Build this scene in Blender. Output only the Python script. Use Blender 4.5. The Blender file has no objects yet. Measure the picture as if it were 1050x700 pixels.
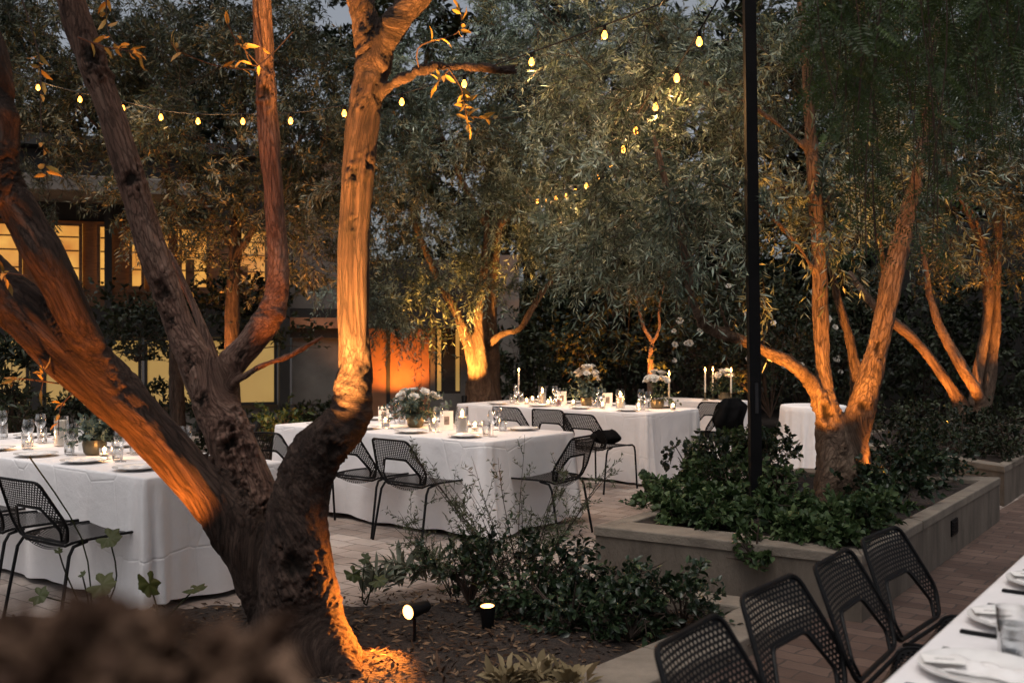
import bpy, bmesh, math, random
import numpy as np
from mathutils import Vector, Matrix, noise as mnoise

rng = np.random.default_rng(7)
random.seed(7)
R = math.radians
sc = bpy.context.scene
COL = sc.collection
F, CX, HY, CH = 1040.0, 525.0, 351.0, 1.51          # photo focal length in px, principal point, eye height


def at(px, py, d):
    """a point seen at photo pixel (px, py), d metres ahead"""
    return np.array([(px - CX) / F * d, d, CH - (py - HY) / F * d])


def gr(px, py, z=0.0):
    d = (CH - z) * F / (py - HY)
    return np.array([(px - CX) / F * d, d, z])


# ------------------------------------------------------------------ materials
def new_mat(name):
    m = bpy.data.materials.new(name)
    m.use_nodes = True
    nt = m.node_tree
    b = nt.nodes['Principled BSDF']
    return m, nt, b


def N(nt, typ, **kw):
    n = nt.nodes.new(typ)
    for k, v in kw.items():
        if k in n.inputs:
            n.inputs[k].default_value = v
        else:
            setattr(n, k, v)
    return n


def ramp(nt, fac, stops):
    r = nt.nodes.new('ShaderNodeValToRGB')
    e = r.color_ramp.elements
    while len(e) < len(stops):
        e.new(0.5)
    for i, (p, c) in enumerate(stops):
        e[i].position = p
        e[i].color = (c[0], c[1], c[2], 1)
    nt.links.new(fac, r.inputs[0])
    return r.outputs[0]


def noisy(name, c1, c2, scale=8, rough=0.7, bump=0.2, bscale=40, metal=0.0, spec=0.5, detail=6, coord='Object', stretch=(1, 1, 1), bdist=0.01):
    m, nt, b = new_mat(name)
    tc = N(nt, 'ShaderNodeTexCoord')
    mp = N(nt, 'ShaderNodeMapping')
    mp.inputs['Scale'].default_value = stretch
    nt.links.new(tc.outputs[coord], mp.inputs[0])
    n1 = N(nt, 'ShaderNodeTexNoise', Scale=scale, Detail=detail, Roughness=0.6)
    nt.links.new(mp.outputs[0], n1.inputs['Vector'])
    nt.links.new(ramp(nt, n1.outputs['Fac'], [(0.3, c1), (0.7, c2)]), b.inputs['Base Color'])
    b.inputs['Roughness'].default_value = rough
    b.inputs['Metallic'].default_value = metal
    b.inputs['Specular IOR Level'].default_value = spec
    if bump:
        n2 = N(nt, 'ShaderNodeTexNoise', Scale=bscale, Detail=5)
        nt.links.new(mp.outputs[0], n2.inputs['Vector'])
        bp = N(nt, 'ShaderNodeBump', Strength=bump, Distance=bdist)
        nt.links.new(n2.outputs['Fac'], bp.inputs['Height'])
        nt.links.new(bp.outputs[0], b.inputs['Normal'])
    return m


def plain(name, c, rough=0.5, metal=0.0, spec=0.5):
    return noisy(name, [x * 0.9 for x in c], [min(1, x * 1.08) for x in c], scale=12, rough=rough, bump=0.05, metal=metal, spec=spec)


def emit(name, c, s):
    m, nt, b = new_mat(name)
    b.inputs['Base Color'].default_value = (*c, 1)
    b.inputs['Emission Color'].default_value = (*c, 1)
    b.inputs['Emission Strength'].default_value = s
    return m


def leaf_mat(name, dark, mid, light, rough=0.45, trans=0.25, spec=0.4):
    m, nt, b = new_mat(name)
    a = N(nt, 'ShaderNodeAttribute', attribute_name='tint')
    c = ramp(nt, a.outputs['Fac'], [(0.0, dark), (0.55, mid), (1.0, light)])
    nt.links.new(c, b.inputs['Base Color'])
    b.inputs['Roughness'].default_value = rough
    b.inputs['Specular IOR Level'].default_value = spec
    t = N(nt, 'ShaderNodeBsdfTranslucent')
    nt.links.new(c, t.inputs['Color'])
    mx = N(nt, 'ShaderNodeMixShader')
    mx.inputs[0].default_value = trans
    out = nt.nodes['Material Output']
    nt.links.new(b.outputs[0], mx.inputs[1])
    nt.links.new(t.outputs[0], mx.inputs[2])
    nt.links.new(mx.outputs[0], out.inputs['Surface'])
    return m


def bark_mat(name, dark, mid, light, scar=(0.02, 0.012, 0.008), k=1.0):
    m, nt, b = new_mat(name)
    a = N(nt, 'ShaderNodeAttribute', attribute_name='bark')
    mp = N(nt, 'ShaderNodeMapping')
    mp.inputs['Scale'].default_value = (9 * k, 9 * k, 9 * k)
    nt.links.new(a.outputs['Vector'], mp.inputs[0])
    n1 = N(nt, 'ShaderNodeTexNoise', Scale=1.6, Detail=8, Roughness=0.65, Distortion=0.6)
    nt.links.new(mp.outputs[0], n1.inputs['Vector'])
    n2 = N(nt, 'ShaderNodeTexNoise', Scale=11.0, Detail=8, Roughness=0.75)
    nt.links.new(mp.outputs[0], n2.inputs['Vector'])
    n3 = N(nt, 'ShaderNodeTexNoise', Scale=2.2 * k, Detail=3)
    nt.links.new(a.outputs['Vector'], n3.inputs['Vector'])
    c1 = ramp(nt, n1.outputs['Fac'], [(0.3, dark), (0.5, mid), (0.75, light)])
    mixc = N(nt, 'ShaderNodeMixRGB', blend_type='MULTIPLY')
    mixc.inputs[0].default_value = 0.75
    nt.links.new(c1, mixc.inputs[1])
    nt.links.new(ramp(nt, n3.outputs['Fac'], [(0.33, (0.4, 0.36, 0.33)), (0.62, (1, 1, 1))]), mixc.inputs[2])
    sa = N(nt, 'ShaderNodeAttribute', attribute_name='scar')
    mx2 = N(nt, 'ShaderNodeMixRGB')
    nt.links.new(sa.outputs['Fac'], mx2.inputs[0])
    nt.links.new(mixc.outputs[0], mx2.inputs[1])
    mx2.inputs[2].default_value = (*scar, 1)
    nt.links.new(mx2.outputs[0], b.inputs['Base Color'])
    b.inputs['Roughness'].default_value = 0.8
    b.inputs['Specular IOR Level'].default_value = 0.25
    ad = N(nt, 'ShaderNodeMath', operation='ADD')
    nt.links.new(n1.outputs['Fac'], ad.inputs[0])
    mu = N(nt, 'ShaderNodeMath', operation='MULTIPLY')
    mu.inputs[1].default_value = 0.5
    nt.links.new(n2.outputs['Fac'], mu.inputs[0])
    nt.links.new(mu.outputs[0], ad.inputs[1])
    vo = N(nt, 'ShaderNodeTexVoronoi', feature='DISTANCE_TO_EDGE', Scale=5.5)
    dv = N(nt, 'ShaderNodeMixRGB', blend_type='LINEAR_LIGHT')
    dv.inputs[0].default_value = .12
    nt.links.new(mp.outputs[0], dv.inputs[1]); nt.links.new(n2.outputs['Color'], dv.inputs[2])
    nt.links.new(dv.outputs[0], vo.inputs['Vector'])
    vr = ramp(nt, vo.outputs['Distance'], [(0.0, (0, 0, 0)), (0.09, (1, 1, 1))])
    v2 = N(nt, 'ShaderNodeMath', operation='MULTIPLY_ADD')
    v2.inputs[1].default_value = .22
    nt.links.new(vr, v2.inputs[0]); nt.links.new(ad.outputs[0], v2.inputs[2])
    cr = N(nt, 'ShaderNodeMixRGB', blend_type='MULTIPLY')
    cr.inputs[0].default_value = .45
    nt.links.new(mx2.outputs[0], cr.inputs[1]); nt.links.new(vr, cr.inputs[2])
    nt.links.new(cr.outputs[0], b.inputs['Base Color'])
    ad = v2
    bp = N(nt, 'ShaderNodeBump', Strength=1.0, Distance=0.03)
    nt.links.new(ad.outputs[0], bp.inputs['Height'])
    nt.links.new(bp.outputs[0], b.inputs['Normal'])
    return m


def glass_mat(name, tint=(1, 1, 1), refl=1.0):
    """thin glass: see-through with a Fresnel sheen"""
    m, nt, b = new_mat(name)
    nt.nodes.remove(b)
    lw = N(nt, 'ShaderNodeLayerWeight', Blend=0.45)
    g = N(nt, 'ShaderNodeBsdfGlossy', Roughness=0.03)
    t = N(nt, 'ShaderNodeBsdfTransparent')
    t.inputs['Color'].default_value = (*tint, 1)
    mu = N(nt, 'ShaderNodeMath', operation='MULTIPLY_ADD')
    mu.inputs[1].default_value = 0.95 * refl
    mu.inputs[2].default_value = 0.05 * refl
    nt.links.new(lw.outputs['Facing'], mu.inputs[0])
    mx = N(nt, 'ShaderNodeMixShader')
    nt.links.new(mu.outputs[0], mx.inputs[0])
    nt.links.new(t.outputs[0], mx.inputs[1])
    nt.links.new(g.outputs[0], mx.inputs[2])
    nt.links.new(mx.outputs[0], nt.nodes['Material Output'].inputs['Surface'])
    return m


def cloth_mat(name, c):
    m, nt, b = new_mat(name)
    tc = N(nt, 'ShaderNodeTexCoord')
    n1 = N(nt, 'ShaderNodeTexNoise', Scale=5.0, Detail=6, Roughness=0.6)
    nt.links.new(tc.outputs['Object'], n1.inputs['Vector'])
    n2 = N(nt, 'ShaderNodeTexNoise', Scale=400.0, Detail=2)
    nt.links.new(tc.outputs['Object'], n2.inputs['Vector'])
    # pressed-in fold lines of a cloth kept folded
    ck = N(nt, 'ShaderNodeTexVoronoi', feature='DISTANCE_TO_EDGE', distance='CHEBYCHEV', Scale=2.2, Randomness=.35)
    nt.links.new(tc.outputs['Object'], ck.inputs['Vector'])
    rr = ramp(nt, ck.outputs['Distance'], [(0.0, (0, 0, 0)), (0.02, (1, 1, 1))])
    ad = N(nt, 'ShaderNodeMath', operation='MULTIPLY_ADD')
    ad.inputs[1].default_value = 1.1
    nt.links.new(n1.outputs['Fac'], ad.inputs[0])
    m2 = N(nt, 'ShaderNodeMath', operation='MULTIPLY')
    m2.inputs[1].default_value = 0.22
    nt.links.new(rr, m2.inputs[0])
    nt.links.new(m2.outputs[0], ad.inputs[2])
    bp = N(nt, 'ShaderNodeBump', Strength=0.6, Distance=0.016)
    nt.links.new(ad.outputs[0], bp.inputs['Height'])
    bp2 = N(nt, 'ShaderNodeBump', Strength=0.1, Distance=0.001)
    nt.links.new(n2.outputs['Fac'], bp2.inputs['Height'])
    nt.links.new(bp.outputs[0], bp2.inputs['Normal'])
    nt.links.new(bp2.outputs[0], b.inputs['Normal'])
    nt.links.new(ramp(nt, n1.outputs['Fac'], [(0.3, [x * 0.94 for x in c]), (0.7, c)]), b.inputs['Base Color'])
    b.inputs['Roughness'].default_value = 0.85
    b.inputs['Sheen Weight'].default_value = 0.15
    return m


def paving_mat(name, ca, cb, cm, bw, rh):
    m, nt, b = new_mat(name)
    tc = N(nt, 'ShaderNodeTexCoord')
    mp = N(nt, 'ShaderNodeMapping')
    mp.inputs['Rotation'].default_value = (0, 0, R(38))
    nt.links.new(tc.outputs['Object'], mp.inputs[0])
    dn = N(nt, 'ShaderNodeTexNoise', Scale=9.0, Detail=3)
    nt.links.new(mp.outputs[0], dn.inputs['Vector'])
    mixv = N(nt, 'ShaderNodeMixRGB', blend_type='LINEAR_LIGHT')
    mixv.inputs[0].default_value = 0.022
    nt.links.new(mp.outputs[0], mixv.inputs[1])
    nt.links.new(dn.outputs['Color'], mixv.inputs[2])
    br = N(nt, 'ShaderNodeTexBrick', Scale=1.0)
    br.inputs['Color1'].default_value = (*ca, 1)
    br.inputs['Color2'].default_value = (*cb, 1)
    br.inputs['Mortar'].default_value = (*cm, 1)
    br.inputs['Mortar Size'].default_value = 0.006
    br.inputs['Mortar Smooth'].default_value = 0.4
    br.inputs['Brick Width'].default_value = bw
    br.inputs['Row Height'].default_value = rh
    nt.links.new(mixv.outputs[0], br.inputs['Vector'])
    n1 = N(nt, 'ShaderNodeTexNoise', Scale=1.3, Detail=7, Roughness=0.65)
    nt.links.new(tc.outputs['Object'], n1.inputs['Vector'])
    mx = N(nt, 'ShaderNodeMixRGB', blend_type='MULTIPLY')
    mx.inputs[0].default_value = 0.85
    nt.links.new(br.outputs['Color'], mx.inputs[1])
    nt.links.new(ramp(nt, n1.outputs['Fac'], [(0.32, (0.5, 0.46, 0.44)), (0.68, (1.1, 1.05, 1.0))]), mx.inputs[2])
    nt.links.new(mx.outputs[0], b.inputs['Base Color'])
    b.inputs['Roughness'].default_value = 0.75
    n2 = N(nt, 'ShaderNodeTexNoise', Scale=60.0, Detail=5)
    nt.links.new(tc.outputs['Object'], n2.inputs['Vector'])
    ad = N(nt, 'ShaderNodeMath', operation='MULTIPLY_ADD')
    ad.inputs[1].default_value = -1.0
    nt.links.new(br.outputs['Fac'], ad.inputs[0])
    m3 = N(nt, 'ShaderNodeMath', operation='MULTIPLY')
    m3.inputs[1].default_value = 0.5
    nt.links.new(n2.outputs['Fac'], m3.inputs[0])
    nt.links.new(m3.outputs[0], ad.inputs[2])
    bp = N(nt, 'ShaderNodeBump', Strength=0.6, Distance=0.008)
    nt.links.new(ad.outputs[0], bp.inputs['Height'])
    nt.links.new(bp.outputs[0], b.inputs['Normal'])
    return m


M = {}
M['paving'] = paving_mat('tumbled_stone_setts', (.31, .255, .225), (.45, .40, .37), (.15, .13, .115), .27, .18)
M['brick'] = paving_mat('red_clay_brick', (.09, .054, .042), (.15, .10, .08), (.06, .046, .04), .24, .12)
M['soil'] = noisy('dark_soil', (0.010, 0.0065, 0.005), (0.032, 0.020, 0.014), 14, 0.95, 0.9, 35, bdist=0.03)
M['mulch'] = leaf_mat('bark_mulch', (0.016, 0.009, 0.006), (0.06, 0.032, 0.018), (0.20, 0.13, 0.08), 0.9, 0.0, 0.2)
M['concrete'] = noisy('weathered_concrete', (0.085, 0.069, 0.054), (0.18, 0.147, 0.117), 4, 0.88, 0.5, 70, detail=12, stretch=(1.6, 1.6, .5))
M['coping'] = noisy('concrete_coping', (0.13, 0.108, 0.086), (0.25, 0.212, 0.17), 5, 0.85, 0.5, 70, detail=12)
M['black_metal'] = noisy('black_powder_coat', (0.004, 0.004, 0.0045), (0.008, 0.008, 0.009), 30, 0.5, 0.1, 300, spec=0.14)
M['post'] = noisy('black_painted_steel', (0.003, 0.003, 0.0035), (0.007, 0.007, 0.008), 4, 0.6, 0.15, 60, spec=0.1)
M['cloth'] = cloth_mat('white_linen', (0.80, 0.775, 0.775))
M['napkin'] = cloth_mat('white_napkin_linen', (0.78, 0.75, 0.73))
M['china'] = plain('white_glazed_china', (0.78, 0.76, 0.74), 0.2)
M['card'] = plain('white_card_stock', (0.82, 0.80, 0.77), 0.7)
M['print'] = noisy('printed_snapshot', (0.03, 0.03, 0.035), (0.40, 0.33, 0.30), 18, 0.4, 0)
M['ink'] = plain('grey_ink', (0.12, 0.12, 0.12), 0.8)
M['glass'] = glass_mat('clear_thin_glass')
M['wax'] = noisy('ivory_wax', (0.72, 0.64, 0.52), (0.80, 0.73, 0.62), 6, 0.5, 0.05)
M['wick'] = plain('burnt_wick', (0.01, 0.01, 0.01), 0.9)
M['flame'] = emit('candle_flame', (1.0, 0.50, 0.14), 25)
M['bulb'] = emit('warm_filament_bulb', (1.0, 0.36, 0.045), 3.6)
M['lens'] = emit('warm_lamp_lens', (1.0, 0.46, 0.13), 3.2)
M['brass'] = plain('aged_brass', (0.16, 0.13, 0.08), 0.35, 0.8)
M['steel'] = plain('dark_flatware', (0.05, 0.05, 0.055), 0.3, 0.8)
M['wine'] = glass_mat('red_drink', (0.5, 0.03, 0.03))
M['water'] = glass_mat('water_fill', (0.9, 0.93, 0.95))
M['fabric_black'] = noisy('black_wool', (0.003, 0.003, 0.0035), (0.007, 0.007, 0.0075), 20, 0.95, 0.5, 200, spec=0.05)
M['bark'] = bark_mat('old_olive_bark', (0.018, 0.010, 0.007), (0.06, 0.035, 0.026), (0.15, 0.10, 0.078))
M['bark_pale'] = bark_mat('lamplit_pale_bark', (0.08, 0.042, 0.031), (0.22, 0.125, 0.092), (0.38, 0.25, 0.19))  # middle stems: warm lamplight put into the paler, redder bark colour
M['bark_smooth'] = bark_mat('smooth_pale_bark', (0.13, 0.083, 0.06), (0.30, 0.20, 0.145), (0.46, 0.33, 0.25))
M['bark_far'] = bark_mat('garden_tree_bark', (0.08, 0.052, 0.036), (0.21, 0.14, 0.10), (0.36, 0.26, 0.18))
M['bark_dark'] = bark_mat('dark_tree_bark', (0.03, 0.022, 0.017), (0.07, 0.05, 0.04), (0.13, 0.10, 0.08))
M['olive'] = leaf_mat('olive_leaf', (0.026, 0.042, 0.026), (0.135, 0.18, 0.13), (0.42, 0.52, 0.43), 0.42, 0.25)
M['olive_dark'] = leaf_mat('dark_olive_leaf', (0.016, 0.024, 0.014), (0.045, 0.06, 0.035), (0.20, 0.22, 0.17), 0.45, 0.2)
M['pepper'] = leaf_mat('pepper_tree_leaf', (0.009, 0.020, 0.004), (0.024, 0.046, 0.009), (0.06, 0.10, 0.02), 0.5, 0.3)
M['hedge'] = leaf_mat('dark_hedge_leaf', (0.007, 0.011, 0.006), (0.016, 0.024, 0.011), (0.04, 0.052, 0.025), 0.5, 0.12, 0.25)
M['golden'] = leaf_mat('lamplit_yellow_leaf', (0.16, 0.10, 0.02), (0.30, 0.20, 0.04), (0.42, 0.30, 0.08), 0.5, 0.35)  # yellow sprig leaves, the lamp's orange light put into their colour
M['shrub'] = leaf_mat('glossy_shrub_leaf', (0.009, 0.018, 0.008), (0.022, 0.04, 0.018), (0.06, 0.09, 0.04), 0.32, 0.15, 0.4)
M['cover'] = leaf_mat('ground_cover_leaf', (0.014, 0.030, 0.009), (0.045, 0.080, 0.028), (0.11, 0.16, 0.065), 0.5, 0.25, 0.3)
M['silver'] = leaf_mat('silver_leaf', (0.09, 0.10, 0.075), (0.18, 0.19, 0.14), (0.30, 0.30, 0.23), 0.8, 0.15, 0.2)
M['woolly'] = leaf_mat('tan_woolly_leaf', (0.10, 0.075, 0.04), (0.20, 0.155, 0.085), (0.32, 0.25, 0.15), 0.85, 0.15, 0.2)
M['wispy'] = leaf_mat('fine_sprig_leaf', (0.04, 0.048, 0.022), (0.085, 0.10, 0.05), (0.15, 0.16, 0.10), 0.6, 0.25)
M['geranium'] = leaf_mat('geranium_leaf', (0.025, 0.033, 0.008), (0.055, 0.068, 0.016), (0.10, 0.105, 0.03), 0.5, 0.3)
M['dry'] = leaf_mat('dry_brown_leaf', (0.045, 0.023, 0.014), (0.085, 0.048, 0.03), (0.14, 0.085, 0.055), 0.8, 0.1, 0.2)
M['petal'] = leaf_mat('white_petal', (0.62, 0.58, 0.50), (0.74, 0.71, 0.65), (0.82, 0.80, 0.76), 0.6, 0.2, 0.2)
M['eucalyptus'] = leaf_mat('eucalyptus_leaf', (0.04, 0.06, 0.045), (0.08, 0.11, 0.085), (0.17, 0.21, 0.18), 0.6, 0.15, 0.2)
M['render_wall'] = noisy('grey_plaster', (0.10, 0.088, 0.078), (0.16, 0.145, 0.13), 2.5, 0.9, 0.3, 60, detail=9)
M['rust_wall'] = noisy('rust_plaster', (0.22, 0.10, 0.05), (0.36, 0.17, 0.09), 2.0, 0.85, 0.3, 40, detail=9)
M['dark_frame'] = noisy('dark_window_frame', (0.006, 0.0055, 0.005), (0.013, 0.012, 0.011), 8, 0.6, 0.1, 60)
M['timber'] = noisy('stained_timber', (0.10, 0.045, 0.02), (0.22, 0.10, 0.045), 6, 0.6, 0.3, 30, stretch=(1, 1, 6))


def lit_panel(name, c1, c2, s, scale=1.2):
    m, nt, b = new_mat(name)
    tc = N(nt, 'ShaderNodeTexCoord')
    n1 = N(nt, 'ShaderNodeTexNoise', Scale=scale, Detail=3)
    nt.links.new(tc.outputs['Object'], n1.inputs['Vector'])
    c = ramp(nt, n1.outputs['Fac'], [(0.3, c1), (0.7, c2)])
    nt.links.new(c, b.inputs['Emission Color'])
    b.inputs['Base Color'].default_value = (0.3, 0.25, 0.15, 1)
    b.inputs['Emission Strength'].default_value = s
    b.inputs['Roughness'].default_value = 0.4
    return m


M['lit_blind'] = lit_panel('lit_yellow_blind', (0.62, 0.34, 0.07), (0.78, 0.46, 0.11), 0.2)
M['lit_room'] = lit_panel('lit_room_window', (0.55, 0.17, 0.02), (1.0, 0.52, 0.10), 0.42, 2.2)
M['dim_glass'] = plain('dark_window_glass', (0.015, 0.015, 0.016), 0.1)


# ------------------------------------------------------------------ object helpers
def tag(o, label=None, cat=None, group=None, kind=None):
    if label: o['label'] = label
    if cat: o['category'] = cat
    if group: o['group'] = group
    if kind: o['kind'] = kind
    return o


def thing(name, label, cat, loc=(0, 0, 0), rz=0.0, group=None):
    o = bpy.data.objects.new(name, None)
    o.empty_display_size = 0.1
    COL.objects.link(o)
    o.location = tuple(float(v) for v in loc)
    o.rotation_euler = (0, 0, rz)
    return tag(o, label, cat, group)


def mk(name, V, faces, mat, parent=None, smooth=True, tint=None, world=False):
    """link one mesh object; faces: list or (n,k) array; world=True: V is in world space under a translated parent"""
    me = bpy.data.meshes.new(name)
    V = np.asarray(V, dtype=np.float32)
    if parent is not None and world:
        V = V - np.array(parent.location, dtype=np.float32)
    if isinstance(faces, np.ndarray):
        nf, k = faces.shape
        me.vertices.add(len(V)); me.vertices.foreach_set('co', V.ravel())
        me.loops.add(nf * k); me.loops.foreach_set('vertex_index', faces.astype(np.int32).ravel())
        me.polygons.add(nf)
        me.polygons.foreach_set('loop_start', np.arange(0, nf * k, k, dtype=np.int32))
        me.update(calc_edges=True)
    else:
        me.from_pydata([tuple(v) for v in V.tolist()], [], [tuple(f) for f in faces])
        me.update()
    me.validate()
    if smooth:
        me.polygons.foreach_set('use_smooth', np.ones(len(me.polygons), dtype=bool))
    if tint is not None:
        a = me.attributes.new('tint', 'FLOAT', 'POINT')
        a.data.foreach_set('value', np.asarray(tint, dtype=np.float32))
    me.materials.append(M[mat] if isinstance(mat, str) else mat)
    o = bpy.data.objects.new(name, me)
    COL.objects.link(o)
    if parent is not None:
        o.parent = parent
    return o


class MB:
    """collects boxes, tubes and lathes into ONE mesh"""
    def __init__(s):
        s.v, s.f = [], []

    def add(s, V, Fc):
        b = len(s.v)
        s.v += [tuple(map(float, p)) for p in V]
        s.f += [tuple(i + b for i in f) for f in Fc]
        return s

    def box(s, x0, x1, y0, y1, z0, z1, bev=0.0):
        if bev <= 0:
            V = [(x0, y0, z0), (x1, y0, z0), (x1, y1, z0), (x0, y1, z0), (x0, y0, z1), (x1, y0, z1), (x1, y1, z1), (x0, y1, z1)]
            return s.add(V, [(0, 3, 2, 1), (4, 5, 6, 7), (0, 1, 5, 4), (1, 2, 6, 5), (2, 3, 7, 6), (3, 0, 4, 7)])
        return s.prism([(x0, y0), (x1, y0), (x1, y1), (x0, y1)], z0, z1, bev)

    def prism(s, poly, z0, z1, bev=0.0, top=True):
        n = len(poly)
        P = np.array(poly, float)
        def inset(k):
            out = []
            for i in range(n):
                a, b, c = P[i - 1], P[i], P[(i + 1) % n]
                e1 = (b - a) / np.linalg.norm(b - a); e2 = (c - b) / np.linalg.norm(c - b)
                n1 = np.array([-e1[1], e1[0]]); n2 = np.array([-e2[1], e2[0]])
                m = n1 + n2
                m = m / max(1e-6, np.dot(m, n1))
                out.append(b + m * k)
            return out
        rings = [(P, z0)]
        if bev > 0:
            rings += [(P, z1 - bev), (inset(bev * 0.3), z1 - bev * 0.3), (inset(bev), z1)]
        else:
            rings += [(P, z1)]
        V, Fc = [], []
        for q, z in rings:
            V += [(p[0], p[1], z) for p in q]
        for r in range(len(rings) - 1):
            for i in range(n):
                j = (i + 1) % n
                Fc.append((r * n + i, r * n + j, (r + 1) * n + j, (r + 1) * n + i))
        Fc.append(tuple(range(n))[::-1])
        if top:
            Fc.append(tuple((len(rings) - 1) * n + i for i in range(n)))
        return s.add(V, Fc)

    def tube(s, pts, r, n=8, closed=False, cap=True):
        pts = [np.array(p, float) for p in pts]
        m = len(pts)
        rr = r if hasattr(r, '__len__') else [r] * m
        V, Fc = [], []
        prev = None
        for i in range(m):
            if closed:
                t = pts[(i + 1) % m] - pts[i - 1]
            else:
                t = pts[min(i + 1, m - 1)] - pts[max(i - 1, 0)]
            t = t / (np.linalg.norm(t) + 1e-9)
            if prev is None:
                ref = np.array([0, 0, 1.0]) if abs(t[2]) < 0.9 else np.array([1.0, 0, 0])
                u = np.cross(t, ref)
            else:
                u = prev - t * np.dot(prev, t)
            u = u / (np.linalg.norm(u) + 1e-9)
            prev = u
            w = np.cross(t, u)
            for k in range(n):
                a = 2 * math.pi * k / n
                V.append(pts[i] + rr[i] * (math.cos(a) * u + math.sin(a) * w))
        for i in range(m if closed else m - 1):
            j = (i + 1) % m
            for k in range(n):
                l = (k + 1) % n
                Fc.append((i * n + k, i * n + l, j * n + l, j * n + k))
        if cap and not closed:
            Fc.append(tuple(range(n))[::-1])
            Fc.append(tuple((m - 1) * n + k for k in range(n)))
        return s.add(V, Fc)

    def lathe(s, prof, n=20, c=(0, 0, 0)):
        V, Fc = [], []
        m = len(prof)
        for r, z in prof:
            for k in range(n):
                a = 2 * math.pi * k / n
                V.append((c[0] + r * math.cos(a), c[1] + r * math.sin(a), c[2] + z))
        for i in range(m - 1):
            for k in range(n):
                l = (k + 1) % n
                Fc.append((i * n + k, i * n + l, (i + 1) * n + l, (i + 1) * n + k))
        return s.add(V, Fc)

    def build(s, name, mat, parent=None, smooth=True, world=False):
        o = mk(name, s.v, s.f, mat, parent, smooth, world=world)
        if smooth:
            o.data.set_sharp_from_angle(angle=R(40))
        return o


def children(o):
    return [c for c in list(bpy.data.objects) if c.parent == o]


def copy_tree(o, kids, parent=None):
    """copy a thing with its parts; kids: {object: [children]}"""
    c = o.copy()
    COL.objects.link(c)
    c.parent = parent
    for ch in kids.get(o.name, []):
        copy_tree(ch, kids, c)
    return c


def kid_map(o):
    out, todo = {}, [o]
    while todo:
        p = todo.pop()
        ks = [c for c in p.children]
        out[p.name] = ks
        todo += ks
    return out


ORD = ['first', 'second', 'third', 'fourth', 'fifth', 'sixth', 'seventh', 'eighth', 'ninth', 'tenth', 'eleventh', 'twelfth',
       'thirteenth', 'fourteenth', 'fifteenth', 'sixteenth', 'seventeenth', 'eighteenth', 'nineteenth', 'twentieth']


# ------------------------------------------------------------------ leaves and twigs (numpy)
def unit(a):
    return a / (np.linalg.norm(a, axis=-1, keepdims=True) + 1e-9)


def leaf_geo(P, D, Nrm, L, W, fold=0.25, kind='rhomb'):
    """P (n,3) leaf bases, D directions, Nrm approx normals"""
    n = len(P)
    D = unit(D)
    S = unit(np.cross(D, Nrm))
    U = np.cross(S, D)
    L = np.broadcast_to(L, (n,))[:, None]
    W = np.broadcast_to(W, (n,))[:, None]
    if kind == 'rhomb':
        a = P
        b = P + D * L * 0.45 + S * W * 0.5 + U * W * fold
        c = P + D * L
        d = P + D * L * 0.45 - S * W * 0.5 + U * W * fold
        V = np.stack([a, b, c, d], 1).reshape(-1, 3)
        Fc = np.arange(4 * n).reshape(n, 4)
        return V, Fc, 4
    # broad leaf: midrib and two folded halves, curled tip
    k = []
    tip = P + D * L - U * L * 0.12
    m1 = P + D * L * 0.3 + U * L * 0.02
    m2 = P + D * L * 0.68
    for sg in (1, -1):
        k.append((P + D * L * 0.28 + sg * S * W * 0.46 + U * W * fold, P + D * L * 0.66 + sg * S * W * 0.40 + U * W * fold * 0.8))
    V = np.stack([P, m1, m2, tip, k[0][0], k[0][1], k[1][0], k[1][1]], 1).reshape(-1, 3)
    base = (np.arange(n) * 8)[:, None]
    q = np.array([[0, 4, 5, 1], [1, 5, 3, 2], [0, 1, 7 - 1, 6], [1, 2, 3, 7]])
    q = np.array([[0, 4, 5, 1], [1, 5, 3, 2], [0, 1, 7, 6], [1, 2, 3, 7]])
    Fc = (base[:, :, None] + q[None]).reshape(-1, 4)
    return V, Fc, 8


def twig_geo(B, D, L, droop, r0, segs=3):
    """thin bent three-sided twigs"""
    n = len(B)
    rings = []
    D = unit(D)
    ref = unit(rng.normal(size=(n, 3)))
    S = unit(np.cross(D, ref)); T = np.cross(D, S)
    for i in range(segs + 1):
        t = i / segs
        c = B + D * (L * t)[:, None]
        c = c.copy(); c[:, 2] -= droop * L * t * t
        rr = r0 * (1 - 0.75 * t)
        for k in range(3):
            a = 2 * math.pi * k / 3
            rings.append(c + rr * (math.cos(a) * S + math.sin(a) * T))
    V = np.stack(rings, 1).reshape(-1, 3)
    q = []
    for i in range(segs):
        for k in range(3):
            l = (k + 1) % 3
            q.append([i * 3 + k, i * 3 + l, (i + 1) * 3 + l, (i + 1) * 3 + k])
    q = np.array(q)
    Fc = (np.arange(n)[:, None, None] * (3 * (segs + 1)) + q[None]).reshape(-1, 4)
    return V, Fc


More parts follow.
